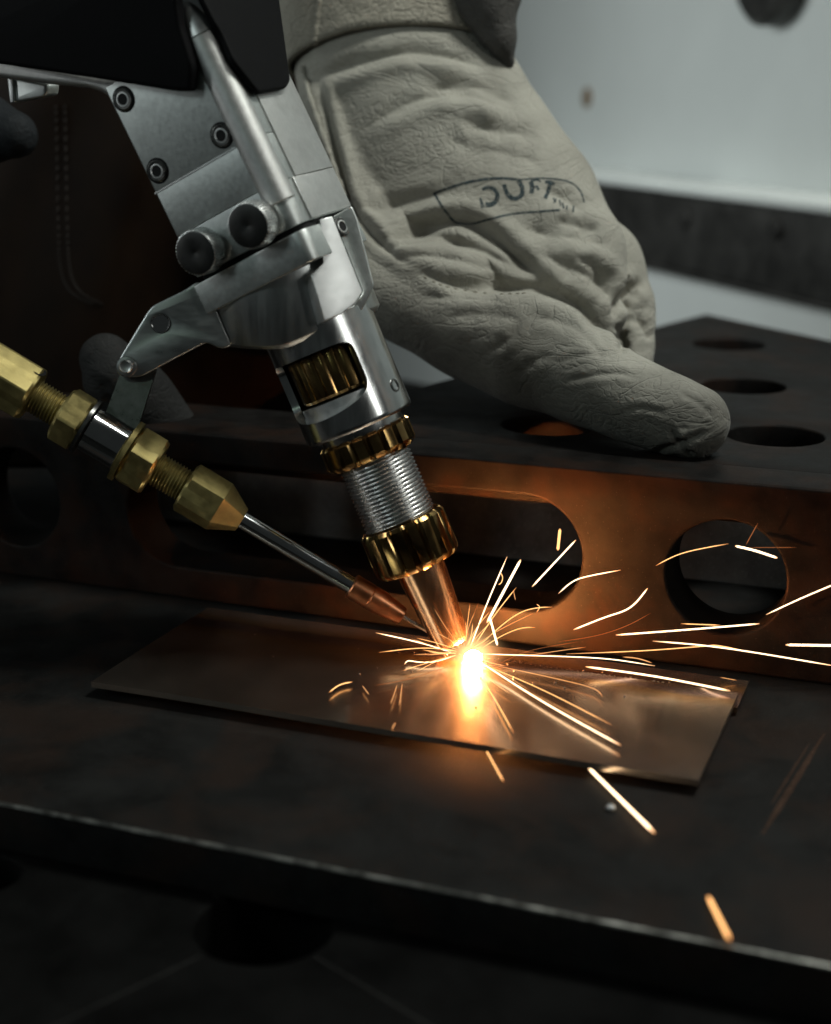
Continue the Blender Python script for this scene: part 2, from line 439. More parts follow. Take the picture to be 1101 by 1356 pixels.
tag(lathe('spatter_bead', [(0.4, -0.9), (0.95, -0.5), (1.0, 0.1), (0.5, 0.6)], 'milled_aluminium', None, frame(sp, (1, 0.2, 0), (-0.2, 0.8, 0), (0, 0, 1)), 12),
    'tiny pale bead of spatter on the plate beside the falling white spark', 'metal bead')

# ------------------------------------------------------------------ clamping jig
JY, JT, JZ = 24.5, 18.0, 48.0
jig = empty('clamping_jig', Matrix.Translation((0, JY * MM, -4 * MM)))
tag(jig, 'dark steel clamping angle with a long slot and round bores, behind the weld', 'jig')
jf = frame((0, -JY, 4), (1, 0, 0), (0, 1, 0), (0, 0, 1))      # world mm -> jig mm
def jfr(o, x, y, z):
    g = frame(o, x, y, z); return lambda p: jf(g(p))
fw = plate('front_web', rect(-260, -4, 240, JZ), [circle(63.4, 22, 15.6, 56), slot(-100, 8.3, 22.5, 16.4), circle(-156.5, 22, 15.6, 56)],
      0, JT, 'jig_steel', jig, jfr((0, JY, 0), (1, 0, 0), (0, 0, 1), (0, 1, 0)), bev=1.0, bres=3)
top_out = [(-260, JY + JT), (240, JY + JT), (240, 105), (62, 260), (2.5, 313), (-55.8, 115.5), (-74, 62), (-260, 62)]
th = [circle(25.8, 236.7, 14, 36), circle(45.2, 154.4, 14, 36), circle(66, 83, 14, 36), circle(120, 70, 14, 30)]
sl = [(1 + 14 * cos(a), 72 + 13 * sin(a)) for a in [2 * pi * k / 48 for k in range(48)]]
plate('top_plate', top_out, th + [sl], JZ - 16, JZ - 0.15, 'jig_steel', jig, jfr((0, 0, 0), (1, 0, 0), (0, 1, 0), (0, 0, 1)), bev=0.8)
plate('back_web', rect(-150, -4, 180, JZ - 16.1), [], 0, 12, 'lit_web_steel', jig, jfr((0, 98, 0), (1, 0, 0), (0, 0, 1), (0, 1, 0)), bev=0.6)

# ------------------------------------------------------------------ the two sheets being joined
def sheet(name, x0, x1, y0, y1, zt, th, warp, skew=0.0):
    nx, ny = 60, 22
    vs, fs = [], []
    for lay in (0, 1):
        for j in range(ny + 1):
            for i in range(nx + 1):
                u, v = i / nx, j / ny
                x = x0 + (x1 - x0) * u + skew * v; y = y0 + (y1 - y0) * v
                z = zt + warp * (0.5 * sin(u * 5.0 + 0.6) * (1 - v) + 0.25 * sin(u * 11 + v * 4)) - (th if lay else 0)
                vs.append((x, y, z))
    N = (nx + 1) * (ny + 1)
    idx = lambda l, i, j: l * N + j * (nx + 1) + i
    for j in range(ny):
        for i in range(nx):
            fs.append((idx(0, i, j), idx(0, i + 1, j), idx(0, i + 1, j + 1), idx(0, i, j + 1)))
            fs.append((idx(1, i, j), idx(1, i, j + 1), idx(1, i + 1, j + 1), idx(1, i + 1, j)))
    for i in range(nx):
        fs.append((idx(0, i, 0), idx(1, i, 0), idx(1, i + 1, 0), idx(0, i + 1, 0)))
        fs.append((idx(0, i, ny), idx(0, i + 1, ny), idx(1, i + 1, ny), idx(1, i, ny)))
    for j in range(ny):
        fs.append((idx(0, 0, j), idx(0, 0, j + 1), idx(1, 0, j + 1), idx(1, 0, j)))
        fs.append((idx(0, nx, j), idx(1, nx, j), idx(1, nx, j + 1), idx(0, nx, j + 1)))
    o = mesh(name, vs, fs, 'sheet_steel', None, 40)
    return o
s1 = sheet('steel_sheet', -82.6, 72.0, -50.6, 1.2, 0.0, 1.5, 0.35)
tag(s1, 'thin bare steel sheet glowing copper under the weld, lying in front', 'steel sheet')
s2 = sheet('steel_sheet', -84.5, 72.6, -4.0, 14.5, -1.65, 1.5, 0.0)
tag(s2, 'narrow steel strip lapped beneath the rear edge of the glowing sheet', 'steel sheet')
# weld bead along the lap, with spatter
vs, fs = [], []
n = 150
for i in range(n + 1):
    x = -4 + 64 * i / n
    a = 0.75 + 0.22 * sin(i * 1.9) + random.uniform(-0.12, 0.12)
    for k in range(7):
        t = pi * k / 6
        vs.append((x + 0.25 * sin(t), 1.5 + a * 1.25 * cos(t) + 0.15 * sin(i * 0.35), -1.0 + a * 0.95 * sin(t)))
for i in range(n):
    for k in range(6):
        p = 7 * i + k; fs.append((p, p + 1, p + 8, p + 7))
metal('weld_metal', (0.16, 0.13, 0.11), 0.42, var=0.5, scale=600, rvar=0.12, bmp=0.5)
tag(mesh('weld_bead', vs, fs, 'weld_metal', None, 60), 'rippled dark weld seam running right from the bright arc between the sheets', 'weld seam')

# ================================================================== the laser torch
tipP = at(597, 846, 402)
la = radians(22.9)
TZv = unit(-sin(la) * R + cos(la) * U - 0.125 * F)
TN = unit(-F - (-F @ TZv) * TZv)
TX = np.cross(TZv, TN)
phi, bb = radians(28), radians(2.6)
torch = empty('welding_torch', Matrix.Translation(Vector(tipP) * MM))
tag(torch, 'silver hand-held laser welding torch with copper nozzle and black cover', 'welding torch')
TF = frame((0, 0, 0), TX, -TN, TZv)                # torch axis frame: x right, y away, z up the axis
def tsub(o, x, y, z):
    g = frame(o, x, y, z); return lambda p: TF(g(p))
BZ = cos(bb) * TZv - sin(bb) * TX
BX0 = cos(bb) * TX + sin(bb) * TZv
BN = cos(phi) * TN - sin(phi) * BX0                # out of the block's front face
BX = cos(phi) * BX0 + sin(phi) * TN                # out of its right face
BO = 100 * TZv
FRONT = frame(BO, BX, BZ, BN)                      # (xs, z, out)
SIDE = frame(BO, BN, BZ, BX)                       # (nf, z, out)
def pf(px, py, off):
    p = onplane(px, py, tipP + BO, BN, off) - tipP - BO; return (p @ BX, p @ BZ)
def ps(px, py, off):
    p = onplane(px, py, tipP + BO, BX, off) - tipP - BO; return (p @ BN, p @ BZ)
def pt(px, py, off):
    p = onplane(px, py, tipP, TN, off) - tipP; return (p @ TX, p @ TZv)
TPL = frame((0, 0, 0), TX, TZv, TN)                # (x, z, towards viewer)

# nozzle and nuts
lathe('nozzle', [(2.2, 0.4), (2.6, -0.8), (4.4, -1.2), (4.85, -0.6), (5.0, 0.4), (6.7, 21.9), (6.7, 24)], 'copper', torch, TF, 72,
      rf=lambda t, r, z: r * (1 + 0.006 * sin(9 * t) * (z > 2)))
def flute(depth, nfl):
    def f(t, r, z):
        c = (t * nfl / (2 * pi)) % 1.0
        return r - depth * (max(0, 1 - abs(c - 0.5) / 0.2) ** 0.6 if r > 9 else 0)
    return f
lathe('nozzle_nut', [(8.2, 21.4), (10.4, 21.5), (11.3, 22.4), (11.7, 23.2), (11.7, 33.2), (11.0, 34.2), (9.9, 34.4)], 'dark_gold', torch, TF, 180, flute(0.75, 18), 28)
thread('threaded_tube', 9.0, 9.75, 33.5, 53.5, 1.1, 'thread_steel', torch, TF)
lathe('lock_nut', [(9.6, 52.2), (11.0, 52.3), (12.0, 53.2), (12.4, 53.9), (12.4, 58.6), (11.7, 59.4), (9.6, 59.5)], 'dark_gold', torch, TF, 180, flute(0.8, 18), 28)
lathe('neck', [(11.0, 58.5), (11.2, 59.0), (11.2, 62.5)], 'turned_aluminium', torch, TF, 64)

# lens housing: a tube with a window cut in it
RO, RI = 14.6, 12.6
Z0, Z1, W0, W1 = 61.3, 90.0, 69.7, 83.3
def housing():
    vs, fs = [], []
    uc, uh = radians(-34), radians(60)                # window centre and half-width, azimuth from the viewer's side
    us = [sgn_ * (1 - (1 - q) ** 2.2) for sgn_ in (-1, 1) for q in np.linspace(0, 1, 33)]
    az = sorted(set([round(uc + uh * u, 6) for u in us] + [round(uc + uh + (2 * pi - 2 * uh) * q, 6) for q in np.linspace(0, 1, 80)[1:-1]]))
    zm, zh = (W0 + W1) / 2, (W1 - W0) / 2
    nb, na = 9, 7
    cols = []
    for a in az:
        u = min(1.0, abs((a - uc) / uh)); v = (1 - u ** 7) ** (1 / 7) if u < 0.99999 else 0.0
        lo_, hi_ = zm - zh * v * (1 + 0.42 * (1 - u * u)), zm + zh * v
        zz = [Z0, Z0 + 0.35, Z0 + 0.7] + list(np.linspace(Z0 + 1.4, lo_, nb - 2)) + list(np.linspace(hi_, Z1, na))
        t = a - pi / 2
        col_ = []
        for rr, inner in ((RO, 0), (RI, 1)):
            for i, z in enumerate(zz):
                r = rr - (0 if inner else (0.5, 0.18)[i] if i < 2 else 0)
                col_.append(len(vs)); vs.append(TF((r * cos(t), r * sin(t), z)))
        cols.append((col_, v))
    m = nb + 1 + na
    for k in range(len(cols)):
        (c0, v0), (c1, v1) = cols[k], cols[(k + 1) % len(cols)]
        for s_ in (0, 1):
            for i in range(m - 1):
                if i == nb: continue
                q = s_ * m + i
                fs.append((c0[q], c1[q], c1[q + 1], c0[q + 1]))
        if v0 > 0 or v1 > 0:
            for i in (nb, nb + 1): fs.append((c0[i], c1[i], c1[m + i], c0[m + i]))
        for i in (0, m - 1): fs.append((c0[i], c1[i], c1[m + i], c0[m + i]))
    o = mesh('lens_housing', vs, fs, 'turned_aluminium', torch, 40)
    bm = bmesh.new(); bm.from_mesh(o.data); bmesh.ops.remove_doubles(bm, verts=bm.verts, dist=1e-6)
    bmesh.ops.recalc_face_normals(bm, faces=bm.faces); bm.to_mesh(o.data); bm.free(); finish(o.data, 40)
    return o
hs = housing()
lathe('lens_ring', [(9.4, 71.0), (10.9, 71.2), (11.4, 71.9), (11.4, 83.0), (10.9, 84.0), (9.0, 84.2)], 'dark_gold', torch, TF, 180, flute(0.6, 20), 28)
lathe('inner_barrel', [(12.4, 62.0), (12.4, 70.4), (6, 70.5)], 'milled_aluminium', torch, TF, 64)
sh = np.array([14.45 * cos(radians(-33)), 14.45 * sin(radians(-33)), 67.8])
shn = V(cos(radians(-33)), sin(radians(-33)), 0)
lathe('set_screw', [(1.75, 0.12), (1.75, 0.3), (1.25, 0.32), (1.2, -0.9), (0.1, -0.95)], 'screw_steel', torch,
      tsub(sh, np.cross(V(0, 0, 1), shn), V(0, 0, 1), shn), 32)

# clamp ring with its arm, lug and collar
def clamp():
    CXc, CYc, RC = -4.2, 6.2, 21.2
    prof = [(CXc + RC * cos(radians(a)), CYc + RC * sin(radians(a))) for a in range(-180, 180, 4)]
    vs, fs = [], []
    m = len(prof)
    def zlow(x): return 87.0 + (max(0, -9 - x) / 16.0) ** 1.3 * 6.5
    for g, zf in ((0.90, lambda x: zlow(x) - 0.1), (0.945, lambda x: zlow(x)), (0.99, lambda x: zlow(x) + 0.9), (1.0, lambda x: zlow(x) + 1.3), (1.0, lambda x: 106.8)):
        for (x, y) in prof:
            vs.append(TF((CXc + (x - CXc) * g, CYc + (y - CYc) * g, zf(x))))
    for l in range(4):
        for k in range(m):
            a, b = l * m + k, l * m + (k + 1) % m
            fs.append((a, b, b + m, a + m))
    fs.append(list(range(m))); fs.append([4 * m + k for k in range(m)])
    return mesh('clamp_ring', vs, fs, 'ring_aluminium', torch, 32)
clamp()
arm_px = [(262, 372), (244, 384), (203, 404), (196, 412), (156, 478), (153, 490), (160, 499), (186, 499), (232, 474), (273, 453), (292, 462)]
ap = [pt(px, py, 6) for px, py in arm_px] + [(-22, 93), (-22, 109)]
hole1, hole2 = pt(213, 428, 6), pt(168, 485, 6)
arm = plate('arm', rounded(ap, 1.2), [circle(*hole1, 2.3, 28)], 1.5, 6.0, 'brushed_aluminium', torch, TPL, bev=0.35)
lathe('bushing', [(2.35, 0.35), (2.3, 0.5), (1.5, 0.0), (1.45, -3)], 'chrome', arm, tsub((hole1[0], -6.0, hole1[1]), (1, 0, 0), (0, 0, 1), (0, -1, 0)), 28)
lathe('pin', [(2.6, -6.5), (2.6, 0.4), (2.4, 0.9), (1.75, 1.0), (1.7, 2.6), (1.45, 2.9), (1.0, 2.7)], 'brushed_aluminium', arm, tsub((hole2[0], -6.0, hole2[1]), (1, 0, 0), (0, 0, 1), (0, -1, 0)), 28)

# rectangular collar above the clamp (block frame)
def bar_profile(name, prof, z0, z1, mat, bev=0.4):
    return plate(name, prof, [], z0, z1, mat, torch, frame(BO, BX, BN, BZ), bev=bev)
def corner(x0, x1, n0, n1, r, k=10):
    pts = [(x0, n0), (x1, n0)]
    pts += [(x1 - r + r * cos(t), n1 - r + r * sin(t)) for t in [pi / 2 * i / k for i in range(k + 1)]]
    return pts + [(x0 + 0.6, n1), (x0, n1 - 0.6)]
bar_profile('collar', corner(-18.2, 16.8, -12, 18.2, 3.2), 3.6, 11.4, 'block_aluminium', 0.3)
bar_profile('collar_spacer', corner(-16.5, 15.5, -11, 15.0, 3.2), 11.0, 13.4, 'black_bore', 0.2)
# lug with the bright milled face
lug_px = [(424, 290), (440, 286), (459, 332), (481, 386), (470, 402), (452, 416), (430, 425), (412, 363), (428, 348)]
LN = unit(0.92 * TN + 0.39 * TX); LX = np.cross(TZv, LN)
lo = np.array(TX) * 12 + 100 * TZv + 15.0 * TN
def plug(px, py, off=0.0):
    p = onplane(px, py, tipP + lo, LN, off) - tipP - lo; return (p @ LX, p @ TZv)
lug = plate('clamp_lug', [plug(px, py) for px, py in lug_px], [], -12.0, 0.0, 'milled_aluminium', torch, frame(lo, LX, TZv, LN), bev=0.25)
lug2_px = [(440, 287), (466, 272), (474, 290), (496, 378), (480, 410), (458, 424), (470, 402), (481, 386), (459, 332)]
plate('lug_side', rounded([pt(px, py, 9) for px, py in lug2_px], 0.6, 2), [], -8.0, 9.0, 'block_aluminium', torch, TPL, bev=0.4)
def cap_screw(name, o, x, y, z, r, parent):
    fr_ = frame(o, x, y, z)
    hd = lathe(name, [(r, -0.6), (r, 0.25), (r * 0.86, 0.55), (r * 0.64, 0.5), (r * 0.62, 0.2), (r * 0.1, 0.1)], 'screw_steel', parent, fr_, 36)
    return hd, fr_
def screw_socket(hd, fr_, r):
    lathe('socket_rim', [(r * 0.50, 0.50), (r * 0.53, 0.62), (r * 0.64, 0.60), (r * 0.66, 0.48), (r * 0.50, 0.30)], 'milled_aluminium', hd, fr_, 36, caps=False)
    lathe('socket', [(r * 0.5, 0.42), (r * 0.5, 0.5), (r * 0.46, 0.40), (r * 0.44, 0.22), (r * 0.05, 0.2)], 'black_bore', hd, fr_, 36,
          rf=lambda t, rr, zz: rr * (0.88 / max(cos(((t + pi / 6) % (pi / 3)) - pi / 6), 0.5) if zz < 0.41 else 1))
def washer_ring(o, x, y, z, r0, r1, parent, mat='black_bore'):
    return lathe('counterbore', [(r0, 0.06), (r1, 0.06), (r1, 0.02), (r0, 0.02), (r0, 0.06)], mat, parent, frame(o, x, y, z), 40, caps=False)
ls = pt(452, 300, 10.0)
so = ls[0] * TX + ls[1] * TZv + 9.6 * TN
lx = unit(0.75 * TX + 0.66 * TN)
screw_socket(*cap_screw('clamp_screw', so, np.cross(TZv, lx), TZv, lx, 2.5, torch), 2.5)

# the block: upper and lower front plates, rounded corner strip, side plates
SPLIT = 35.9
bar_profile('lower_block', corner(-16.8, 16.2, -12.5, 17.0, 4.2), 13.0, 24.0, 'block_aluminium', 0.15)
bar_profile('middle_block', corner(-16.8, 16.3, -12.6, 17.05, 4.2), 24.15, SPLIT, 'block_aluminium', 0.12)
blk = bar_profile('upper_block', corner(-16.75, 16.35, -12.5, 17.1, 4.2), SPLIT + 0.12, 64.0, 'block_aluminium', 0.15)
# bright split line and a raised corner strip (a round bar let into the corner) with a pointed end
strip_o = BO + 12.4 * BX + 13.9 * BN
def strip_rf(t, r, z): return r
lathe('corner_bar', [(3.9, 19.6), (4.15, 19.8), (4.15, 62.6), (3.9, 62.75)], 'side_aluminium', torch, frame(strip_o, BX, BN, BZ), 48)
lathe('corner_bar_tip', [(3.85, 62.9), (4.1, 63.0), (3.9, 64.5), (3.2, 67.5), (2.2, 69.9), (1.2, 71.3), (0.4, 71.8)], 'side_aluminium', torch, frame(strip_o, BX, BN, BZ), 48)
plate('split_line', [(-16.9, SPLIT - 0.2), (9.6, SPLIT - 0.2), (9.6, SPLIT + 0.2), (-16.9, SPLIT + 0.2)], [], 16.9, 17.16, 'milled_aluminium', torch, FRONT, bev=0.05)
# right-hand face of the block is a lighter anodised cover in two panels
sdp = [ps(380, 232, 20.2), ps(437, 217, 20.2), ps(463, 264, 20.2), ps(395, 287, 20.2)]
zl = 24.1
plate('side_panel', [(-12.3, 13.2), (10.5, 13.2), (10.5, zl - 0.1), (-12.3, zl - 0.1)], [], 15.8, 16.8, 'side_aluminium', torch, SIDE, bev=0.12)
plate('side_panel', [(-12.3, zl + 0.1), (8.8, zl + 0.1), (8.8, 66), (-12.3, 66)], [], 15.8, 16.8, 'side_aluminium', torch, SIDE, bev=0.12)
for px, py in ((164, 131), (294, 179), (209, 226)):
    u, v = pf(px, py, 17.1)
    o = BO + u * BX + v * BZ + 17.1 * BN
    washer_ring(o, BX, BZ, BN, 2.5, 3.2, torch)
    screw_socket(*cap_screw('block_screw', o + 0.05 * BN, BX, BZ, BN, 2.75, torch), 2.75)
def knurl(t, r, z): return r - (0.28 if (r > 5.2 and (t * 44 / (2 * pi)) % 1.0 < 0.45) else 0)
for px, py in ((258, 335), (328, 299)):
    u, v = pf(px, py, 24.0)
    o = BO + u * BX + v * BZ
    kfr = frame(o, BX, BZ, BN)
    kb = lathe('knob', [(3.0, 17.0), (3.0, 18.4), (5.2, 18.6), (5.75, 19.0), (5.75, 23.1), (5.5, 23.75), (5.3, 23.8), (5.1, 23.6), (0.5, 23.6)], 'thread_steel', torch,
               kfr, 176, knurl, 28)
    lathe('knob_face', [(5.25, 23.5), (5.25, 23.86), (5.1, 23.92), (0.6, 23.9), (0.3, 23.8)], 'knob_steel', kb, kfr, 64)
# black plastic cover: a front shell and a side cheek that straddle the corner bar
cov = [(-90, -90), (-90, 72), (0, 85), (120, 103), (232, 121), (252, 121), (253, 111), (255, 88), (247, 62), (238, 34), (234, 5), (232, -90)]
plate('front_cover', rounded([pf(px, py, 21) for px, py in cov], 1.6, 4), [], 17.3, 21, 'black_plastic', torch, FRONT, bev=1.2, bres=4)
chk = [(236, -90), (262, 0), (278, 32), (288, 48), (304, 84), (337, 126), (374, 119), (379, 110), (364, 0), (352, -90)]
ck = plate('side_cover', rounded([ps(px, py, 17.2) for px, py in chk], 1.2, 4), [], 16.95, 18.8, 'black_plastic', torch, SIDE, bev=0.6, bres=4)
# handle rail under the cover, running off to the left
hr = [(-90, 60), (-90, 92), (0, 103), (60, 111), (118, 117), (134, 122), (150, 132), (175, 112)]
plate('handle_rail', [pf(px, py, 15) for px, py in hr], [], 6.0, 15.5, 'side_aluminium', torch, FRONT, bev=1.6, bres=4)
tg = [(8, 100), (62, 112), (60, 128), (12, 137)]
tgp = plate('trigger_guard', rounded([pf(px, py, 8) for px, py in tg], 1.0, 3), [], 2, 8, 'block_aluminium', torch, FRONT, bev=0.6)
plate('guard_edge', [pf(px, py, 8.6) for px, py in [(12, 104), (17, 105), (19, 135), (14, 136)]], [], 7.8, 8.8, 'milled_aluminium', tgp, FRONT, bev=0.2)

# ================================================================== the filler wire guide
GA, GB = at(0, 497, 386), at(592, 851, 401.5)
GZ = unit(GA - GB)
GN = unit(-F - (-F @ GZ) * GZ)
GX = np.cross(GZ, GN)
guide = empty('wire_guide', Matrix.Translation(Vector(GB) * MM))
tag(guide, 'brass and steel filler wire guide with a copper tip aimed at the weld', 'wire guide')
GF = frame((0, 0, 0), GX, -GN, GZ)
def hexf(rot):
    def f(t, r, z):
        a = ((t + rot) % (pi / 3)) - pi / 6
        return min(r, HEXR / cos(a))
    return f
HEXR = 6.0
def hexnut(name, af, z0, z1, mat, rot, cham=0.7, cone=None):
    global HEXR
    HEXR = af / 2
    rc = af / 2 / cos(pi / 6)
    prof = [(af / 2 * 0.8, z0), (af / 2 * 0.97, z0 + 0.02), (rc + 0.02, z0 + cham), (rc + 0.02, z1 - cham), (af / 2 * 0.97, z1 - 0.02), (af / 2 * 0.8, z1)]
    if cone: prof = [(cone[0], z0 - cone[1]), (cone[0] + 0.4, z0 - cone[1] + 0.1)] + [(rc * 1.01, z0 + 2.2), (rc + 0.02, z0 + 2.6)] + prof[3:]
    return lathe(name, prof, mat, guide, GF, 96, hexf(rot), 22)
lathe('filler_wire', [(0.55, -1.0), (0.6, 0.0), (0.6, 15)], 'wire_steel', guide, GF, 16)
lathe('contact_tip', [(0.8, 13.6), (1.9, 13.7), (2.35, 14.0), (2.5, 15), (3.25, 20.5), (3.35, 21.0), (3.35, 23.6), (3.2, 23.8), (3.35, 24.0), (3.35, 29.3), (3.05, 29.6), (1.5, 29.6)], 'copper_worn', guide, GF, 48)
lathe('guide_tube', [(2.25, 29.0), (2.25, 64.5)], 'chrome', guide, GF, 40)
hexnut('collet_nut', 12.2, 67.5, 80.0, 'brass', radians(8), cone=(2.9, 4.6))
thread('threaded_stem', 3.95, 4.5, 79.5, 90.5, 0.9, 'brass', guide, GF, 48)
hexnut('lock_nut', 15.0, 88.8, 96.5, 'brass', radians(22))
lathe('washer', [(4, 96.6), (8.5, 96.7), (8.5, 98.0), (4, 98.1)], 'brass', guide, GF, 48)
lathe('sleeve', [(5.7, 98.2), (6.05, 98.5), (6.05, 108.2), (5.7, 108.5)], 'chrome', guide, GF, 64)
lathe('washer', [(4, 108.7), (7.6, 108.8), (7.6, 109.7), (4, 109.8)], 'screw_steel', guide, GF, 48)
hexnut('lock_nut', 13.6, 109.9, 116.5, 'brass', radians(40))
thread('threaded_stem', 3.9, 4.5, 116.0, 125.5, 0.9, 'brass', guide, GF, 48)
hx = hexnut('hex_coupling', 14.4, 124.8, 162.0, 'brass', radians(28))
bo = at(47, 494, 379.5)
bn = unit(0.5 * GN + 0.86 * GX)
lathe('bore', [(1.7, -0.2), (1.9, 0.12), (1.3, 0.2), (0.2, 0.05)], 'black_bore', hx, frame(V(0, 0, 0) + GZ * ((bo - GB) @ GZ) + 7.2 * unit(0.5 * GN + 0.86 * GX), GZ, np.cross(bn, GZ), bn), 24)
# strap from the arm's pin down to the sleeve
st_px = [(163, 484), (207, 488), (181, 572), (138, 552)]
sn = -F
stp = [at(px, py, 389.5) - GB for px, py in st_px]
vs = [p for p in stp] + [p + 1.6 * F for p in stp]
mesh('strap', vs, [(0, 1, 2, 3), (7, 6, 5, 4), (0, 4, 5, 1), (1, 5, 6, 2), (2, 6, 7, 3), (3, 7, 4, 0)], 'strap_steel' if 'strap_steel' in MATS else 'screw_steel', guide, smooth=False)

# ================================================================== the gloved hand
def loft(pts, seg=40, closed=True):
    """pts: (px, py, depth, half-width, half-depth) along a path -> closed skin in world mm"""
    P = [at(p[0], p[1], p[2]) for p in pts]
    # resample by Catmull-Rom
    Q, W_, D_ = [], [], []
    n = len(P)
    for i in range(n - 1):
        p0, p1, p2, p3 = P[max(i - 1, 0)], P[i], P[i + 1], P[min(i + 2, n - 1)]
        for k in range(8):
            t = k / 8
            Q.append(0.5 * ((2 * p1) + (-p0 + p2) * t + (2 * p0 - 5 * p1 + 4 * p2 - p3) * t * t + (-p0 + 3 * p1 - 3 * p2 + p3) * t ** 3))
            s = t * t * (3 - 2 * t)
            W_.append(pts[i][3] * (1 - s) + pts[i + 1][3] * s); D_.append(pts[i][4] * (1 - s) + pts[i + 1][4] * s)
    Q.append(P[-1]); W_.append(pts[-1][3]); D_.append(pts[-1][4])
    vs, fs = [], []
    m = len(Q)
    for i in range(m):
        tn = unit(Q[min(i + 1, m - 1)] - Q[max(i - 1, 0)])
        a = unit(np.cross(tn, F)); b = np.cross(a, tn)
        for k in range(seg):
            th_ = 2 * pi * k / seg
            vs.append(Q[i] + a * W_[i] * cos(th_) + b * D_[i] * sin(th_))
    # round end caps
    for end in (0, m - 1):
        tn = unit(Q[min(end + 1, m - 1)] - Q[max(end - 1, 0)]) * (-1 if end == 0 else 1)
        tn2 = tn * (-1 if end == 0 else 1)
        a = unit(np.cross(tn2, F)); b = np.cross(a, tn2)
        prev = end * seg; base = None
        r_ = min(W_[end], D_[end])
        for j in range(1, 5):
            ang = pi / 2 * j / 5
            base = len(vs)
            for k in range(seg):
                th_ = 2 * pi * k / seg
                vs.append(Q[end] + tn * r_ * sin(ang) + cos(ang) * (a * W_[end] * cos(th_) + b * D_[end] * sin(th_)))
            for k in range(seg):
                fs.append((prev + k, prev + (k + 1) % seg, base + (k + 1) % seg, base + k))
            prev = base
        fs.append([prev + k for k in range(seg)])
    for i in range(m - 1):
        for k in range(seg):
            a_, b_ = i * seg + k, i * seg + (k + 1) % seg
            fs.append((a_, b_, b_ + seg, a_ + seg))
    return vs, fs

hand_parts = [
    # back of the hand and gauntlet
    [(528, 20, 500, 33, 24), (534, 95, 496, 35, 25), (586, 205, 488, 36, 24), (657, 294, 478, 34.5, 21), (722, 368, 468, 28, 17), (765, 430, 464, 16, 12)],
    # heel towards the torch
    [(455, 150, 492, 16, 16), (480, 270, 484, 15, 15), (520, 350, 472, 14, 14), (600, 390, 462, 15, 14)],
    # thumb
    [(480, 378, 468, 11, 11), (560, 412, 463, 12.8, 12.5), (630, 442, 456, 14.8, 14), (703, 464, 446, 17.0, 14), (765, 494, 435, 14.5, 12.5), (820, 522, 426, 12.2, 11.6), (880, 546, 419, 11.5, 11), (920, 560, 416, 10.3, 9.8)],
    # index finger, folded away behind
    [(735, 330, 478, 17, 15), (790, 352, 480, 15, 13), (822, 400, 478, 10.5, 10), (836, 448, 474, 7.5, 8), (838, 482, 470, 6.5, 7)],
    # middle, ring and little finger further back
    [(700, 270, 492, 18, 14), (760, 318, 498, 14, 12), (806, 372, 500, 10, 10), (828, 440, 498, 8, 8), (826, 486, 494, 7.5, 7.5)],
    [(680, 280, 505, 14, 12), (735, 340, 514, 11, 11), (775, 410, 518, 9, 9), (790, 470, 514, 8, 8)],
    [(650, 290, 515, 12, 11), (700, 360, 528, 10, 10), (730, 430, 532, 8, 8), (742, 480, 526, 7, 7)],
]
vs, fs = [], []
for hp in hand_parts:
    v_, f_ = loft(hp)
    o_ = len(vs); vs += v_; fs += [tuple(i + o_ for i in f) for f in f_]
def remeshed(vs, fs, voxel, smooth_it):
    me = bpy.data.meshes.new('raw')
    me.from_pydata([tuple(v * MM) for v in vs], [], fs)
    bm = bmesh.new(); bm.from_mesh(me); bmesh.ops.recalc_face_normals(bm, faces=bm.faces); bm.to_mesh(me); bm.free()
    ob = bpy.data.objects.new('raw', me); col.objects.link(ob)
    rm = ob.modifiers.new('r', 'REMESH'); rm.mode = 'VOXEL'; rm.voxel_size = voxel * MM
    sm = ob.modifiers.new('s', 'SMOOTH'); sm.iterations = smooth_it; sm.factor = 0.5
    dg = bpy.context.evaluated_depsgraph_get(); dg.update()
    out = bpy.data.meshes.new_from_object(ob.evaluated_get(dg))
    bpy.data.objects.remove(ob)
    return out
gme = remeshed(vs, fs, 0.72, 14)
gme.name = 'work_glove'

def seg_dist(P2, poly):
    """distance of each 2D point to a polyline, signed by side, and position along it 0..1"""
    best = np.full(len(P2), 1e9); sgn = np.zeros(len(P2)); par = np.zeros(len(P2))
    L = [0]
    for a, b in zip(poly[:-1], poly[1:]): L.append(L[-1] + sqrt((b[0] - a[0]) ** 2 + (b[1] - a[1]) ** 2))
    for i, (a, b) in enumerate(zip(poly[:-1], poly[1:])):
        a, b = np.array(a, float), np.array(b, float); d = b - a; l2 = d @ d
        t = np.clip(((P2 - a) @ d) / l2, 0, 1)
        q = P2 - (a + t[:, None] * d)
        dist = np.hypot(q[:, 0], q[:, 1])
        s = np.sign(d[0] * q[:, 1] - d[1] * q[:, 0])
        m = dist < best
        best[m] = dist[m]; sgn[m] = s[m]; par[m] = (L[i] + t[m] * sqrt(l2)) / L[-1]
    return best, sgn, par
def smoothline(poly, k=6):
    P = [np.array(p, float) for p in poly]; out = []
    n = len(P)
    for i in range(n - 1):
        p0, p1, p2, p3 = P[max(i - 1, 0)], P[i], P[i + 1], P[min(i + 2, n - 1)]
        for j in range(k):
            t = j / k
            out.append(tuple(0.5 * ((2 * p1) + (-p0 + p2) * t + (2 * p0 - 5 * p1 + 4 * p2 - p3) * t * t + (-p0 + 3 * p1 - 3 * p2 + p3) * t ** 3)))
    out.append(tuple(P[-1])); return out
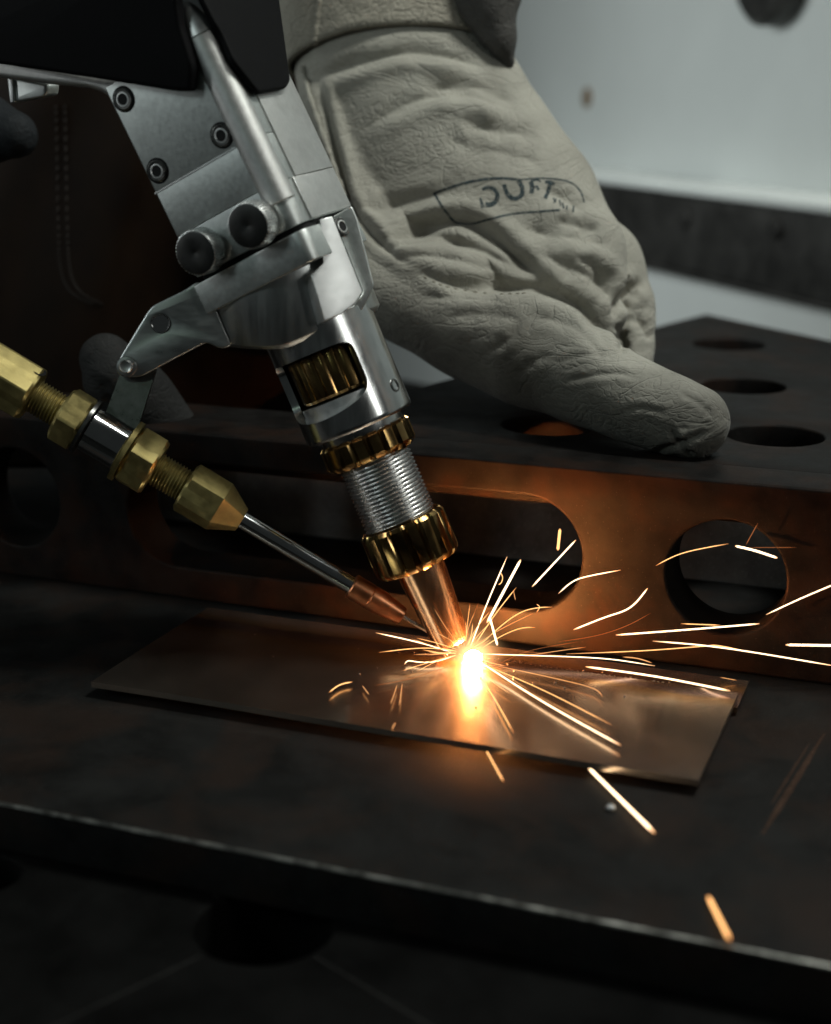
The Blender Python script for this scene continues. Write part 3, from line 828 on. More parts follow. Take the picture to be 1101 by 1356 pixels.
# creases: (polyline, groove half-width px, depth mm, ridge height mm on the upper side, on the lower side)
FOLDS = [
    ([(405, 110), (440, 94), (480, 80), (540, 68), (600, 76), (655, 98)], 9, 1.6, 0.4, 1.2),
    ([(480, 172), (520, 146), (560, 130), (610, 124), (650, 136), (690, 150)], 9, 0.9, 0.2, 0.8),
    ([(560, 118), (610, 112), (650, 118), (685, 138)], 13, 1.6, 0.9, 0.9),
    ([(610, 158), (650, 172), (690, 176), (716, 186)], 11, 1.3, 0.8, 0.8),
    ([(585, 180), (630, 196), (690, 206), (725, 224)], 14, 0.9, 0.6, 0.5),
    ([(470, 276), (512, 274), (560, 262), (605, 250)], 9, 0.9, 0.5, 0.6),
    ([(500, 322), (550, 306), (602, 294), (628, 300), (660, 321), (693, 350), (738, 384)], 10, 2.4, 1.3, 1.2),
    ([(505, 332), (560, 322), (610, 324), (650, 338), (690, 362)], 8, 1.3, 0.5, 0.7),
    ([(520, 345), (570, 340), (620, 348), (665, 364)], 6, 0.9, 0.4, 0.4),
    ([(418, 92), (432, 150), (450, 225), (466, 272), (490, 306), (522, 338), (548, 354)], 6, 1.5, 1.0, 0.2),
    ([(548, 354), (593, 374), (654, 383), (708, 381), (764, 403), (790, 433), (804, 464)], 9, 2.0, 0.4, 0.9),
    ([(812, 422), (822, 398), (836, 382), (852, 372)], 8, 2.6, 0.9, 0.9),
    ([(818, 428), (824, 448), (828, 468)], 6, 1.6, 0.6, 0.5),
    ([(842, 420), (856, 436), (866, 452)], 6, 1.2, 0.5, 0.5),
    ([(690, 300), (735, 312), (780, 318), (806, 330)], 13, 1.3, 0.8, 0.7),
    ([(720, 250), (750, 262), (772, 282)], 10, 1.2, 0.5, 0.5),
    ([(700, 330), (745, 350), (790, 372), (812, 396)], 12, 1.4, 0.9, 0.7),
    ([(735, 292), (770, 300), (796, 306)], 8, 1.0, 0.4, 0.5),
    ([(760, 340), (785, 352), (800, 372), (806, 402)], 9, 1.2, 0.6, 0.6),
    ([(745, 506), (780, 498), (818, 494), (845, 500)], 4, 0.45, 0.25, 0.25),
    ([(738, 480), (775, 470), (810, 470)], 4, 0.35, 0.2, 0.2),
    ([(700, 420), (740, 425), (775, 445), (800, 474)], 7, 0.7, 0.4, 0.4),
    ([(886, 566), (900, 585), (920, 606)], 3.5, 0.8, 0.4, 0.4),
    ([(858, 606), (880, 594), (912, 582), (940, 570)], 4, 0.8, 0.35, 0.4),
    ([(820, 548), (850, 540), (885, 548)], 4, 0.4, 0.2, 0.2),
    ([(900, 520), (925, 532), (945, 552)], 4, 0.35, 0.2, 0.2),
    ([(590, 420), (640, 416), (690, 424)], 8, 0.6, 0.3, 0.4),
    ([(560, 392), (620, 398), (680, 404)], 7, 0.6, 0.4, 0.3),
    ([(640, 470), (672, 450), (690, 428)], 6, 0.5, 0.25, 0.25),
    ([(680, 500), (712, 476), (735, 470)], 6, 0.4, 0.2, 0.2),
]
def displace(me, folds, amp_noise=0.5):
    n = len(me.vertices)
    co = np.empty(n * 3, np.float64); me.vertices.foreach_get('co', co); co = co.reshape(n, 3) / MM
    nr = np.empty(n * 3, np.float64); me.vertex_normals.foreach_get('vector', nr); nr = nr.reshape(n, 3)
    v = co - CAM; d = v @ F
    P2 = np.stack([CX + FPX * (v @ R) / d, CY - FPX * (v @ U) / d], 1)
    facing = np.clip(-(nr @ F) * 1.6 + 0.25, 0, 1)
    h = np.zeros(n)
    for poly, wd, dep, r_up, r_lo in folds:
        pl = smoothline(poly)
        bb0 = np.min(pl, 0) - 6 * wd; bb1 = np.max(pl, 0) + 6 * wd
        sel = np.where((P2[:, 0] > bb0[0]) & (P2[:, 0] < bb1[0]) & (P2[:, 1] > bb0[1]) & (P2[:, 1] < bb1[1]))[0]
        if len(sel) == 0: continue
        dist, sg, pr = seg_dist(P2[sel], pl)
        taper = np.clip(np.minimum(pr, 1 - pr) * 5 + 0.05, 0, 1)
        wob = 1 + 0.35 * np.sin(pr * 19 + wd); g = -dep * np.exp(-np.abs(dist / (0.8 * wd * wob)) ** 1.5)
        rid = np.where(sg > 0, r_lo, r_up) * np.exp(-((dist - 2.1 * wd) / (1.25 * wd)) ** 2)
        h[sel] += 1.25 * (g + rid) * taper
    ph = np.random.rand(14) * 6.28
    nz = np.zeros(n)
    for k in range(14):
        dirv = unit(np.random.randn(3)); fr_ = np.random.uniform(0.08, 0.42)
        nz += np.sin(co @ dirv * fr_ + ph[k] + 1.5 * np.sin(co @ np.roll(dirv, 1) * fr_ * 0.6)) * (0.12 / (fr_ + 0.1))
    co += nr * ((h * facing) + nz * 0.10 * amp_noise)[:, None]
    me.vertices.foreach_set('co', (co * MM).ravel())
    me.update()
displace(gme, FOLDS, 1.0)
def soil(me):
    n = len(me.vertices)
    co = np.empty(n * 3); me.vertices.foreach_get('co', co); co = co.reshape(n, 3) / MM
    v = co - CAM; d = v @ F
    P2 = np.stack([CX + FPX * (v @ R) / d, CY - FPX * (v @ U) / d], 1)
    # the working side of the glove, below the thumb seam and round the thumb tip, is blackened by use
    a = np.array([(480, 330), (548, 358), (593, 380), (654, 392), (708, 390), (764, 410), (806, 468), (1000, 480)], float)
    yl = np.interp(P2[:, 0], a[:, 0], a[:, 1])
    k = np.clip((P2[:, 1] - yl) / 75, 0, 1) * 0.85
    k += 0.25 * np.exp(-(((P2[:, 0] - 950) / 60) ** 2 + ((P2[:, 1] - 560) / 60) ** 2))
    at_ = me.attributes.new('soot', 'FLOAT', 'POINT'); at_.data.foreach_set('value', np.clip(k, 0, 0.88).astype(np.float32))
soil(gme)
finish(gme, None)
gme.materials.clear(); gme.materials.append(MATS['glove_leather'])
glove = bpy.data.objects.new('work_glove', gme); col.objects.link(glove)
tag(glove, 'cream leather welding glove resting its thumb on the dark steel jig', 'glove')

def bvh_of(o):
    dg = bpy.context.evaluated_depsgraph_get(); dg.update()
    return BVHTree.FromObject(o, dg)
gb = bvh_of(glove)
def drape(px, py, lift=0.12):
    r = unit(ray(px, py))
    hit = gb.ray_cast(Vector(CAM * MM), Vector(r))
    if hit[0] is None: return None
    return np.array(hit[0]) / MM + np.array(hit[1]) * lift
# cuff: a flared suede gauntlet round the wrist
def cuff():
    seg, rows = 96, 26
    vs, fs = [], []
    A, B = at(500, -130, 500), at(531, 88, 496)
    ax = unit(B - A); a = unit(np.cross(ax, F)); b = np.cross(a, ax)
    for lay in (0, 1):
        for j in range(rows + 1):
            v = j / rows
            for k in range(seg):
                t = 2 * pi * k / seg
                wob = 1 + 0.012 * sin(3 * t + 4 * v) + 0.01 * sin(7 * t + 9 * v)
                flare = 1.10 - 0.07 * v
                hw, hd = 36.0 * flare * wob, 26.5 * flare * wob
                if lay: hw -= 1.5; hd -= 1.5
                front = -sin(t)                                    # + on the viewer's side
                shift = (-3.5 * max(0, front) ** 1.5 + 3.5 * cos(t)) * v
                if lay == 0 and j == rows: shift -= 0.5
                vs.append(A + ax * (np.linalg.norm(B - A) * v + shift) + a * hw * cos(t) + b * hd * sin(t))
    n = seg * (rows + 1)
    for lay in (0, 1):
        for j in range(rows):
            for k in range(seg):
                p, q = lay * n + j * seg + k, lay * n + j * seg + (k + 1) % seg
                fs.append((p, q, q + seg, p + seg))
    for k in range(seg):
        p, q = rows * seg + k, rows * seg + (k + 1) % seg
        fs.append((p, q, q + n, p + n)); fs.append((k, k + n, (k + 1) % seg + n, (k + 1) % seg))
    return mesh('cuff', vs, fs, 'suede', glove, None)
cf = cuff()
cfb = bvh_of(cf)
def cuff_seam():
    vs, fs = [], []
    pl = smoothline([(427, -40), (424, 0), (420, 34), (417, 64)], 12)
    P = []
    for p in pl:
        h_ = cfb.ray_cast(Vector(CAM * MM), Vector(unit(ray(*p))))
        if h_[0] is not None: P.append(np.array(h_[0]) / MM)
    for i, p in enumerate(P):
        d = unit(P[min(i + 1, len(P) - 1)] - P[max(i - 1, 0)]); u_ = unit(np.cross(d, F)); w_ = np.cross(u_, d)
        for k in range(8): vs.append(p + (u_ * cos(k * pi / 4) * 0.9 + w_ * sin(k * pi / 4) * 0.5) * (1 + 0.3 * sin(i * 2.1)))
    for i in range(len(P) - 1):
        for k in range(8): fs.append((i * 8 + k, i * 8 + (k + 1) % 8, (i + 1) * 8 + (k + 1) % 8, (i + 1) * 8 + k))
    return mesh('seam', vs, fs, 'suede', cf, None)
cuff_seam()
# stitches along the thumb seam and the gauntlet seam
def stitches(line, step, name, size, mat):
    pl = smoothline(line, 10); vs, fs = [], []
    acc = 0; last = pl[0]
    for p in pl[1:]:
        acc += sqrt((p[0] - last[0]) ** 2 + (p[1] - last[1]) ** 2)
        if acc >= step:
            acc = 0
            c = drape(p[0], p[1], 0.0); c2 = drape(p[0] + (p[0] - last[0]) * 1.0 + 0.5, p[1] + (p[1] - last[1]) * 1.0, 0.0)
            if c is not None and c2 is not None and np.linalg.norm(c2 - c) < 6:
                d = unit(c2 - c); u_ = unit(np.cross(d, F)); w_ = np.cross(u_, d); o = len(vs)
                for s, rr in ((-1.6, 0.1), (-0.9, 1), (0.9, 1), (1.6, 0.1)):
                    for k in range(6):
                        vs.append(c + d * s * size + (u_ * cos(k * pi / 3) + w_ * sin(k * pi / 3)) * rr * size * 0.6)
                for i in range(3):
                    for k in range(6):
                        fs.append((o + i * 6 + k, o + i * 6 + (k + 1) % 6, o + (i + 1) * 6 + (k + 1) % 6, o + (i + 1) * 6 + k))
        last = p
    if vs:
        s = mesh(name, vs, fs, mat, glove); s['kind'] = 'stuff'
stitches([(556, 364), (593, 380), (654, 389), (700, 388)], 8, 'stitching', 0.42, 'glove_thread')
# piped seam beside the torch
def cord(name, line, r, mat, parent, lift):
    pl = smoothline(line, 10); P = [drape(p[0], p[1], lift) for p in pl]; P = [p for p in P if p is not None]
    vs, fs = [], []
    for i, p in enumerate(P):
        d = unit(P[min(i + 1, len(P) - 1)] - P[max(i - 1, 0)]); u_ = unit(np.cross(d, F)); w_ = np.cross(u_, d)
        rr = r * (1 + 0.25 * sin(i * 1.3))
        for k in range(8): vs.append(p + (u_ * cos(k * pi / 4) + w_ * sin(k * pi / 4)) * rr)
    for i in range(len(P) - 1):
        for k in range(8):
            fs.append((i * 8 + k, i * 8 + (k + 1) % 8, (i + 1) * 8 + (k + 1) % 8, (i + 1) * 8 + k))
    return mesh(name, vs, fs, mat, parent, None)
cord('seam_piping', [(402, 88), (412, 130), (428, 178), (442, 222), (456, 262)], 0.9, 'glove_leather', glove, 0.5)

# printed stamp: a box outline and the letters, laid on the leather
def ink_poly(poly, name='printed_stamp'):
    """polygon strip pieces in photo pixels, draped on the hide"""
    return poly
ink_vs, ink_fs = [], []
def ink_strip(line, wd, k=10):
    pl = smoothline(line, k)
    prev = None
    for i, p in enumerate(pl):
        a, b = pl[max(i - 1, 0)], pl[min(i + 1, len(pl) - 1)]
        d = np.array(b) - np.array(a); d = d / (np.hypot(*d) + 1e-9); nn = np.array([-d[1], d[0]])
        ww = wd[0] + (wd[1] - wd[0]) * i / (len(pl) - 1) if isinstance(wd, tuple) else wd
        row = []
        for s in (-1, 0, 1):
            q = drape(p[0] + nn[0] * s * ww / 2, p[1] + nn[1] * s * ww / 2, 0.10)
            row.append(q)
        if any(q is None for q in row): prev = None; continue
        ids = []
        for q in row: ids.append(len(ink_vs)); ink_vs.append(q)
        if prev is not None and np.linalg.norm(ink_vs[prev[1]] - ink_vs[ids[1]]) < 5:
            ink_fs.append((prev[0], ids[0], ids[1], prev[1])); ink_fs.append((prev[1], ids[1], ids[2], prev[2]))
        prev = ids
ink_strip([(575, 256), (600, 247), (630, 239), (660, 236), (690, 238)], 3.4)
ink_strip([(575, 255), (585, 272), (597, 288), (604, 295)], 3.2)
ink_strip([(604, 295), (625, 296), (645, 291), (680, 283), (715, 280), (742, 278)], 2.6)
ink_strip([(690, 238), (720, 236), (752, 240), (768, 252), (774, 268)], 2.0)
# S
ink_strip([(639, 251), (646, 248), (654, 250), (659, 257), (657, 266), (650, 271), (643, 271)], (4.0, 7.0), 6)
ink_strip([(636, 262), (638, 268), (640, 275)], (2.5, 5.0), 6)
# O, open like a U at its worn top
ink_strip([(668, 244), (671, 254), (678, 262), (686, 262), (692, 256), (691, 246), (686, 239)], (5.5, 6.0), 6)
# F
ink_strip([(703, 240), (705, 248), (704, 256)], 6.0, 6)
ink_strip([(703, 240), (712, 238), (716, 241)], 2.6, 6)
ink_strip([(706, 248), (712, 247), (713, 252)], 2.6, 6)
# T
ink_strip([(722, 241), (729, 241), (735, 244)], 4.0, 6)
ink_strip([(729, 242), (726, 253), (722, 263)], 5.0, 6)
# smaller letters towards the edge
ink_strip([(733, 262), (736, 268)], 2.0, 4); ink_strip([(737, 263), (734, 269)], 1.8, 4)
ink_strip([(741, 265), (743, 273)], 2.4, 4); ink_strip([(745, 268), (747, 276)], 2.4, 4)
ink_strip([(751, 272), (751, 278)], 1.8, 4); ink_strip([(760, 272), (759, 281)], 2.4, 4)
mesh('printed_stamp', ink_vs, ink_fs, 'ink', glove, None)

# sleeve behind the cuff
v_, f_ = loft([(652, -110, 476, 16, 14), (645, -10, 476, 11.5, 12), (658, 48, 478, 6.5, 10), (670, 82, 480, 2.8, 6)])
sme = remeshed(v_, f_, 1.0, 6)
displace(sme, [([(600, 30), (630, 60), (665, 90)], 8, 1.5, 0.5, 0.5)], 0.8)
finish(sme, None); sme.materials.clear(); sme.materials.append(MATS['sleeve_cloth']); sme.name = 'sleeve'
slv = bpy.data.objects.new('sleeve', sme); col.objects.link(slv)
tag(slv, 'dark grey sleeve fold bulging behind the suede cuff', 'sleeve')

# ================================================================== the worker's apron and other glove
def apron():
    nx, ny = 90, 70
    vs, fs = [], []
    for lay in (0, 1):
        for j in range(ny + 1):
            for i in range(nx + 1):
                px = -120 + (505 + 120) * i / nx; py = 40 + (620 - 40) * j / ny
                u, v = i / nx, j / ny
                d = 590 - 60 * sin(pi * u) + 10 * sin(u * 9 + v * 2) + 6 * sin(u * 17 + v * 6) - 18 * v
                vs.append(at(px, py, d + (2.0 if lay else 0)))
    n = (nx + 1) * (ny + 1)
    for j in range(ny):
        for i in range(nx):
            p = j * (nx + 1) + i
            fs.append((p, p + 1, p + nx + 2, p + nx + 1)); fs.append((n + p, n + p + nx + 1, n + p + nx + 2, n + p + 1))
    for i in range(nx):
        for j in (0, ny):
            p = j * (nx + 1) + i; fs.append((p, p + 1, n + p + 1, n + p))
    for j in range(ny):
        for i in (0, nx):
            p = j * (nx + 1) + i; fs.append((p, p + nx + 1, n + p + nx + 1, n + p))
    return mesh('work_apron', vs, fs, 'apron_hide', None, None)
apr = apron()
tag(apr, 'dark brown leather work apron with a stitched pocket, behind the torch', 'apron')
ab = bvh_of(apr)
def drape_on(bv, px, py, lift):
    hit = bv.ray_cast(Vector(CAM * MM), Vector(unit(ray(px, py))))
    if hit[0] is None: return None
    return np.array(hit[0]) / MM - F * lift
for off in (0, 12):
    pl = smoothline([(74 + off, 140), (76 + off, 220), (78 + off, 310), (82 + off, 360), (96 + off, 388), (125 + off, 404)], 14)
    vs, fs = [], []
    for i in range(0, len(pl) - 1, 2):
        a, b = drape_on(ab, *pl[i], 0.3), drape_on(ab, *pl[i + 1], 0.3)
        if a is None or b is None: continue
        d = unit(b - a); u_ = unit(np.cross(d, F)); w_ = np.cross(u_, d); o = len(vs)
        for q in (a, b):
            for k in range(5): vs.append(q + (u_ * cos(k * 2 * pi / 5) + w_ * sin(k * 2 * pi / 5)) * 0.5)
        for k in range(5): fs.append((o + k, o + (k + 1) % 5, o + 5 + (k + 1) % 5, o + 5 + k))
    s = mesh('stitching', vs, fs, 'seam_thread', apr); s['kind'] = 'stuff'
def blob_thing(name, pts, mat, label, cat, folds=()):
    v_, f_ = loft(pts); me = remeshed(v_, f_, 1.2, 8)
    displace(me, folds, 1.2)
    finish(me, None); me.materials.clear(); me.materials.append(MATS[mat]); me.name = name
    o = bpy.data.objects.new(name, me); col.objects.link(o); tag(o, label, cat); return o
blob_thing('work_glove', [(235, 590, 470, 10, 10), (180, 530, 462, 12, 12), (150, 490, 456, 10.5, 10.5), (140, 476, 455, 8, 8)], 'dark_glove_leather',
           'dark grey glove fingertip behind the wire guide strap', 'glove', [([(120, 500), (140, 515), (150, 540)], 6, 1.0, 0.4, 0.4)])
blob_thing('work_glove', [(-70, 150, 470, 14, 12), (-20, 170, 466, 11, 11), (18, 178, 462, 7.5, 8)], 'blue_cloth',
           'dark blue glove tip at the left edge beneath the torch handle', 'glove')

# ================================================================== background
rd = V(-sin(radians(41)), cos(radians(41)), 0)           # the rail runs away to the left
rn = V(-cos(radians(41)), -sin(radians(41)), 0)          # out of its face, towards the bench
Pt = at(930, 262, 800)
wf = frame(Pt, rd, (0, 0, 1), rn)
wall = plate('wall', rect(-600, 2, 2600, 900), [], -48, -36, 'wall_paint', None, wf, bev=0.5)
lowp = plate('lower_panel', rect(-600, -700, 2600, -5), [], -24, -11, 'wall_paint', wall, wf, bev=0.5)
tag(wall, 'white painted panel wall far behind the bench', 'wall', kind='structure')
rail = empty('wall_rail', Matrix.Translation(Vector(Pt) * MM))
tag(rail, 'dark steel rail with a row of bolts across the white wall', 'rail')
rf_ = frame((0, 0, 0), rd, (0, 0, 1), rn)
plate('rail_face', rect(-420, -40, 1600, 0), [], -10, 0, 'rail_steel', rail, rf_, bev=0.8)
plate('ledge', rect(-420, 0.4, 1600, 5.5), [], -35.9, 1.5, 'ledge_paint', rail, rf_, bev=1.5, bres=3)
plate('rail_flange', rect(-420, -42.5, 1600, -40.2), [], -10.8, 3, 'rail_steel', rail, rf_, bev=0.6)
for px, py in ((798, 272), (910, 288), (1030, 303)):
    p = onplane(px, py, Pt, rn, 0.0) - Pt
    lathe('bolt', [(5, -0.5), (5, 1.6), (4.2, 2.4), (1, 2.6)], 'rail_steel', rail, frame(p, rd, (0, 0, 1), rn), 24)
p = onplane(778, 129, Pt, rn, -35.9)
tag(lathe('rust_stud', [(6.5, -0.4), (6.5, 0.6), (4, 1.8), (1, 2.0)], 'rust_mark', None, frame(p, rd, (0, 0, 1), rn), 24), 'small rusty brown stud head on the white wall', 'stud')
p = onplane(1040, -36, Pt, rn, -35.9)
kn = lathe('round_port', [(24, -0.4), (26, 3), (26, 12), (22, 16), (3, 17)], 'rail_steel', None, frame(p, rd, (0, 0, 1), rn), 40)
tag(kn, 'dark round port on the white wall at the top right corner', 'port')

# ================================================================== the arc and the sparks
arc_p = V(3.0, -1.3, 0.8)
arc = lathe('weld_arc', [(0.3, -0.8), (1.7, -0.7), (2.3, -0.2), (2.3, 0.4), (1.8, 0.9), (1.1, 1.5), (0.3, 1.9)], 'arc_white', None, frame(arc_p, (1, 0, 0), (0, 1, 0), (0, 0, 1)), 24)
tag(arc, 'blinding white laser weld arc on the steel sheet beneath the nozzle', 'weld arc')
# glowing ball added to stand in for the bloom round the arc
def glow_material():
    m = bpy.data.materials.new('arc_halo'); m.use_nodes = True; MATS['arc_halo'] = m
    nt = m.node_tree; nt.nodes.remove(nt.nodes['Principled BSDF'])
    tc = nt.nodes.new('ShaderNodeTexCoord')
    ln = nt.nodes.new('ShaderNodeVectorMath'); ln.operation = 'LENGTH'; link(nt, tc.outputs['Object'], ln.inputs[0])
    q = mathn(nt, 'DIVIDE', ln.outputs['Value'], 13 * MM)
    f_ = mathn(nt, 'POWER', mathn(nt, 'MAXIMUM', mathn(nt, 'SUBTRACT', 1.0, q), 0.0), 4.5)
    e = nt.nodes.new('ShaderNodeEmission'); e.inputs[0].default_value = (1.0, 0.55, 0.22, 1)
    link(nt, mathn(nt, 'MULTIPLY', f_, 800.0), e.inputs[1])
    link(nt, e.outputs[0], nt.nodes['Material Output'].inputs['Volume'])
glow_material()
prof = [(13 * sin(pi * k / 16) + 0.01, -13 * cos(pi * k / 16)) for k in range(17)]
halo = lathe('arc_halo', prof, 'arc_halo', None, IDF, 32); halo.location = Vector(arc_p) * MM
tag(halo, 'soft orange halo added round the white arc as a glowing volume', 'glow', kind='stuff')

def limit_depth(px, py, d, gap=1.2):
    """keep a spark in the open air: in front of the jig's face and above the sheet and plate"""
    r = ray(px, py)
    tj = (JY - 1.5 - CAM[1]) / r[1]
    if (CAM + r * tj)[2] < JZ: d = min(d, tj)
    for z, x0, x1, y0, y1 in ((0.6, -84, 73, -51, 2), (-3.3, -260, 240, -108.5, 200)):
        tz = (z - CAM[2]) / r[2]
        if tz > 0:
            q = CAM + r * tz
            if x0 < q[0] < x1 and y0 < q[1] < y1: d = min(d, tz)
    return d - gap
def spark(pts, wpx, mat, label, d0=400.0, d1=None):
    d1 = d0 if d1 is None else d1
    pl = smoothline(pts, 10) if len(pts) > 2 else lerp_pts(pts[0], pts[1], 12)
    P = []
    for i, (px, py) in enumerate(pl):
        t = i / (len(pl) - 1)
        P.append(at(px, py, limit_depth(px, py, d0 + (d1 - d0) * t)))
    # smooth the depth so that the streak stays a smooth curve in space
    for _ in range(6): P = [P[0]] + [(P[i - 1] + 2 * P[i] + P[i + 1]) / 4 for i in range(1, len(P) - 1)] + [P[-1]]
    base = P[0]; vs, fs, ht = [], [], []
    n = len(P)
    for i, p in enumerate(P):
        d = unit(P[min(i + 1, n - 1)] - P[max(i - 1, 0)]); u_ = unit(np.cross(d, F)); w_ = np.cross(u_, d)
        t = i / (n - 1)
        rr = 0.64 * wpx / 2 / 5.0 * (min(1, 0.4 + 9 * t) * min(1, 0.4 + 9 * (1 - t)) if wpx > 2.5 else min(1, 0.3 + 4 * t) * min(1, 0.3 + 4 * (1 - t)))
        ht += [min(1, 0.25 + (9 if wpx > 2.5 else 5) * min(t, 1 - t))] * 6
        for k in range(6): vs.append(p - base + (u_ * cos(k * pi / 3) + w_ * sin(k * pi / 3)) * rr)
    for i in range(n - 1):
        for k in range(6):
            fs.append((i * 6 + k, i * 6 + (k + 1) % 6, (i + 1) * 6 + (k + 1) % 6, (i + 1) * 6 + k))
    fs.append(list(range(6))); fs.append([(n - 1) * 6 + k for k in range(6)])
    o = mesh('spark', vs, fs, 'spark_' + mat, None, None)
    ha = o.data.attributes.new('glow_level', 'FLOAT', 'POINT'); ha.data.foreach_set('value', ht)
    o.location = Vector(base) * MM
    tag(o, label, 'spark', 'sparks flying from the weld')
S = spark
S([(604, 866), (560, 852), (498, 838)], 2.2, 'white', 'thin white spark shooting left from the arc below the filler wire', 400)
S([(604, 862), (560, 858), (502, 864)], 1.6, 'yellow', 'thin level spark shooting left from the arc, just under the uppermost left one', 400, 396)
S([(604, 868), (578, 876), (556, 877), (541, 875), (536, 880)], 1.9, 'white', 'white spark with a hooked end left of the arc', 398)
S([(436, 917), (450, 907), (467, 903)], 2.2, 'yellow', 'short curved orange spark alone over the dark left of the sheet', 390)
S([(606, 880), (575, 889), (540, 900), (495, 908)], 1.2, 'red', 'faint orange spark curving low left from the arc over the sheet', 392)
S([(480, 908), (489, 920)], 1.3, 'orange', 'tiny slanted orange spark beside the lone curved spark', 390)
S([(526, 907), (522, 920), (517, 933)], 1.3, 'orange', 'left one of two short parallel sparks hanging over the sheet', 390)
S([(533, 905), (531, 920), (529, 935)], 1.3, 'orange', 'right one of two short parallel sparks hanging over the sheet', 390)
S([(524, 957), (519, 966)], 1.6, 'orange', 'tiny orange spark near the front edge of the sheet', 388)
S([(622, 860), (645, 800), (672, 737)], 2.2, 'white', 'long thin white spark rising steeply beside the nozzle', 398, 396)
S([(645, 825), (668, 782), (690, 741)], 4.6, 'white', 'thick white spark slanting up to the right of the nozzle', 392)
S([(649, 818), (654, 836), (659, 855)], 4.0, 'white', 'thick short white spark dropping towards the seam right of the arc', 392)
S([(660, 774), (664, 772), (666, 764), (662, 757)], 1.6, 'yellow', 'tiny hooked spark beside the steep rising sparks', 396)
S([(628, 856), (655, 815), (684, 778)], 1.8, 'yellow', 'thin spark with a forked end rising right of the arc', 398)
S([(680, 781), (683, 795)], 1.2, 'orange', 'tiny side branch of the forked spark before the slot', 397)
S([(632, 858), (665, 828), (690, 811), (712, 805), (732, 804)], 1.8, 'yellow', 'curved spark arching to the right below the slot corner', 400)
S([(711, 800), (715, 804), (711, 811)], 1.3, 'yellow', 'tiny curl across the arching spark below the slot', 398)
S([(636, 860), (665, 842), (690, 832), (709, 831)], 1.6, 'yellow', 'short curved spark below the arching one, over the bright patch', 400)
S([(705, 777), (763, 715)], 3.0, 'white', 'straight white spark crossing the rounded end of the slot', 395)
S([(742, 700), (739, 729)], 5.6, 'yellow', 'short fat upright orange spark inside the slot opening', 395)
S([(740, 786), (756, 772), (775, 764), (822, 755)], 2.2, 'white', 'bent white spark flying right from the slot end', 396)
S([(760, 834), (800, 818), (835, 805), (858, 779)], 2.8, 'white', 'wavy white spark between the slot and the round bore', 396)
S([(740, 850), (790, 842), (830, 829), (862, 812)], 1.0, 'red', 'faint red spark trail under the wavy white spark', 398)
S([(869, 749), (905, 732), (965, 720)], 1.8, 'yellow', 'thin arched spark entering the round bore from the left', 396)
S([(974, 723), (1000, 729), (1030, 739)], 4.2, 'white', 'thick white spark across the top of the round bore', 394)
S([(1004, 693), (988, 722)], 1.6, 'red', 'dim orange branch rising from the thick spark in the bore', 396)
S([(992, 725), (1055, 725)], 1.0, 'red', 'dim level spark line right of the thick spark in the bore', 398)
S([(1015, 814), (1060, 793), (1112, 771)], 2.4, 'white', 'spark climbing to the right edge below the round bore', 392)
S([(816, 841), (910, 834), (1006, 826)], 3.0, 'white', 'long thick nearly level spark under the round bore', 394)
S([(902, 826), (955, 828)], 1.8, 'yellow', 'short thin spark lying along the long level one', 395)
S([(1041, 854), (1112, 855)], 4.2, 'white', 'thick level spark leaving at the right edge', 388)
S([(865, 849), (960, 858), (1112, 883)], 2.4, 'white', 'long straight spark sinking to the right edge', 392)
S([(750, 866), (850, 862), (930, 856), (952, 855), (995, 864)], 1.8, 'yellow', 'long thin spark bending down near its right end, over the seam', 396)
S([(634, 866), (700, 868), (800, 872), (868, 882)], 1.9, 'white', 'thin spark running right from the arc along the seam', 400, 394)
S([(776, 883), (870, 896), (967, 915)], 3.4, 'white', 'thick straight spark over the right half of the sheet', 390)
S([(632, 874), (720, 930), (822, 987)], 2.6, 'white', 'long bright spark falling right across the sheet to its front', 394, 382)
S([(640, 880), (720, 914), (810, 960)], 1.5, 'yellow', 'long thin spark just above the bright one across the sheet', 394, 386)
S([(628, 884), (655, 925), (680, 970)], 1.9, 'yellow', 'thin spark falling steeply to the front from the arc', 394, 386)
S([(640, 878), (720, 895), (785, 911), (798, 923)], 1.3, 'orange', 'thin orange spark drooping at its end, above the sheet', 396, 390)
S([(640, 986), (667, 1035)], 2.6, 'yellow', 'orange spark dropping over the front edge of the sheet', 380, 374)
S([(777, 1014), (867, 1103)], 5.0, 'white', 'thick white spark falling past the front edge onto the plate', 366, 352)
S([(938, 1187), (967, 1245)], 6.0, 'yellow', 'fat orange spark at the front edge of the thick plate', 332, 328)
S([(825, 870), (845, 872), (864, 878)], 2.0, 'orange', 'short kinked orange spark above the seam', 394)
S([(700, 868), (740, 862), (776, 857)], 1.2, 'orange', 'faint orange spark low over the seam right of the arc', 398)
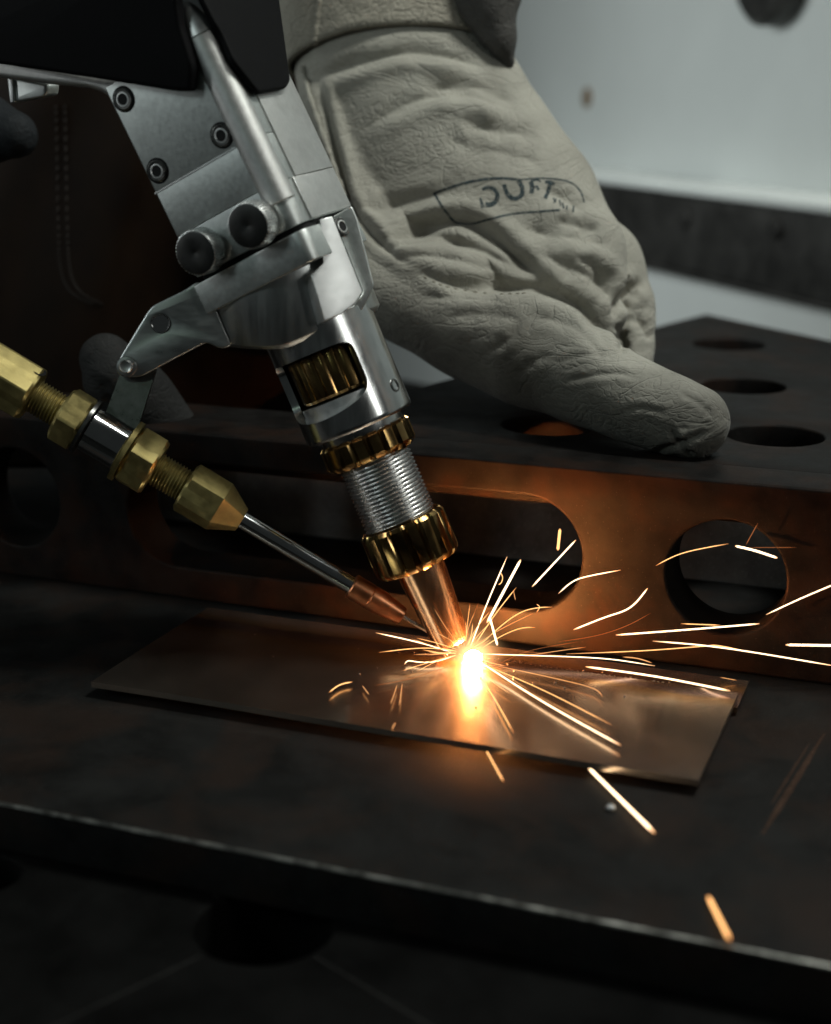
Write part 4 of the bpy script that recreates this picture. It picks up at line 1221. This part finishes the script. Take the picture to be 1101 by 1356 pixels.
S([(660, 880), (700, 862), (766, 850)], 1.0, 'red', 'faint curved red spark behind the seam near the jig', 399)
S([(954, 897), (976, 901)], 1.2, 'orange', 'tiny orange spark near the right corner of the sheet', 390)

# the fan of hair-fine sparks close round the arc
rng = random.Random(11)
for k in range(34):
    a = radians(rng.choice([rng.uniform(-75, 25), rng.uniform(150, 205), rng.uniform(25, 150)]))
    L = rng.uniform(28, 105) * (1.0 if cos(a) > 0 else 0.75)
    x0, y0 = 616 + 9 * cos(a), 864 - 8 * sin(a)
    bend = rng.uniform(-0.12, 0.12)
    x1, y1 = x0 + 0.5 * L * cos(a), y0 - 0.5 * L * sin(a) * 0.8
    x2, y2 = x0 + L * cos(a + bend), y0 - L * sin(a + bend) * 0.8
    S([(x0, y0), (x1, y1), (x2, y2)], rng.uniform(0.8, 1.3), rng.choice(['yellow', 'yellow', 'orange', 'orange', 'red']),
      'hair-fine spark fanning out close around the white arc', 399, 392)
# spatter frozen on the sheet and the jig
def spatter():
    vs, fs = [], []
    pts = []
    for k in range(60):
        r_ = abs(rng.gauss(0, 26)) + 4; a = rng.uniform(0, 2 * pi)
        x, y = r_ * cos(a), r_ * sin(a) * 0.7
        if -80 < x < 70 and -48 < y < 0.5: pts.append((x, y, 0.02))
    for k in range(26): pts.append((rng.uniform(2, 60), 3.0 + abs(rng.gauss(0, 2.5)), -1.62))
    for (x, y, z) in pts:
        q = rng.uniform(0.12, 0.42); o = len(vs)
        for j, (rr, zz) in enumerate(((1, -0.1), (0.9, 0.4), (0.45, 0.75))):
            for i in range(7): vs.append((x + q * rr * cos(i * 0.9), y + q * rr * sin(i * 0.9), z + q * zz))
        for j in range(2):
            for i in range(7): fs.append((o + j * 7 + i, o + j * 7 + (i + 1) % 7, o + j * 7 + 7 + (i + 1) % 7, o + j * 7 + 7 + i))
        fs.append([o + 14 + i for i in range(7)])
    return mesh('weld_spatter', vs, fs, 'weld_metal', None, None)
tag(spatter(), 'fine grains of weld spatter scattered over the sheet near the arc', 'spatter', kind='stuff')
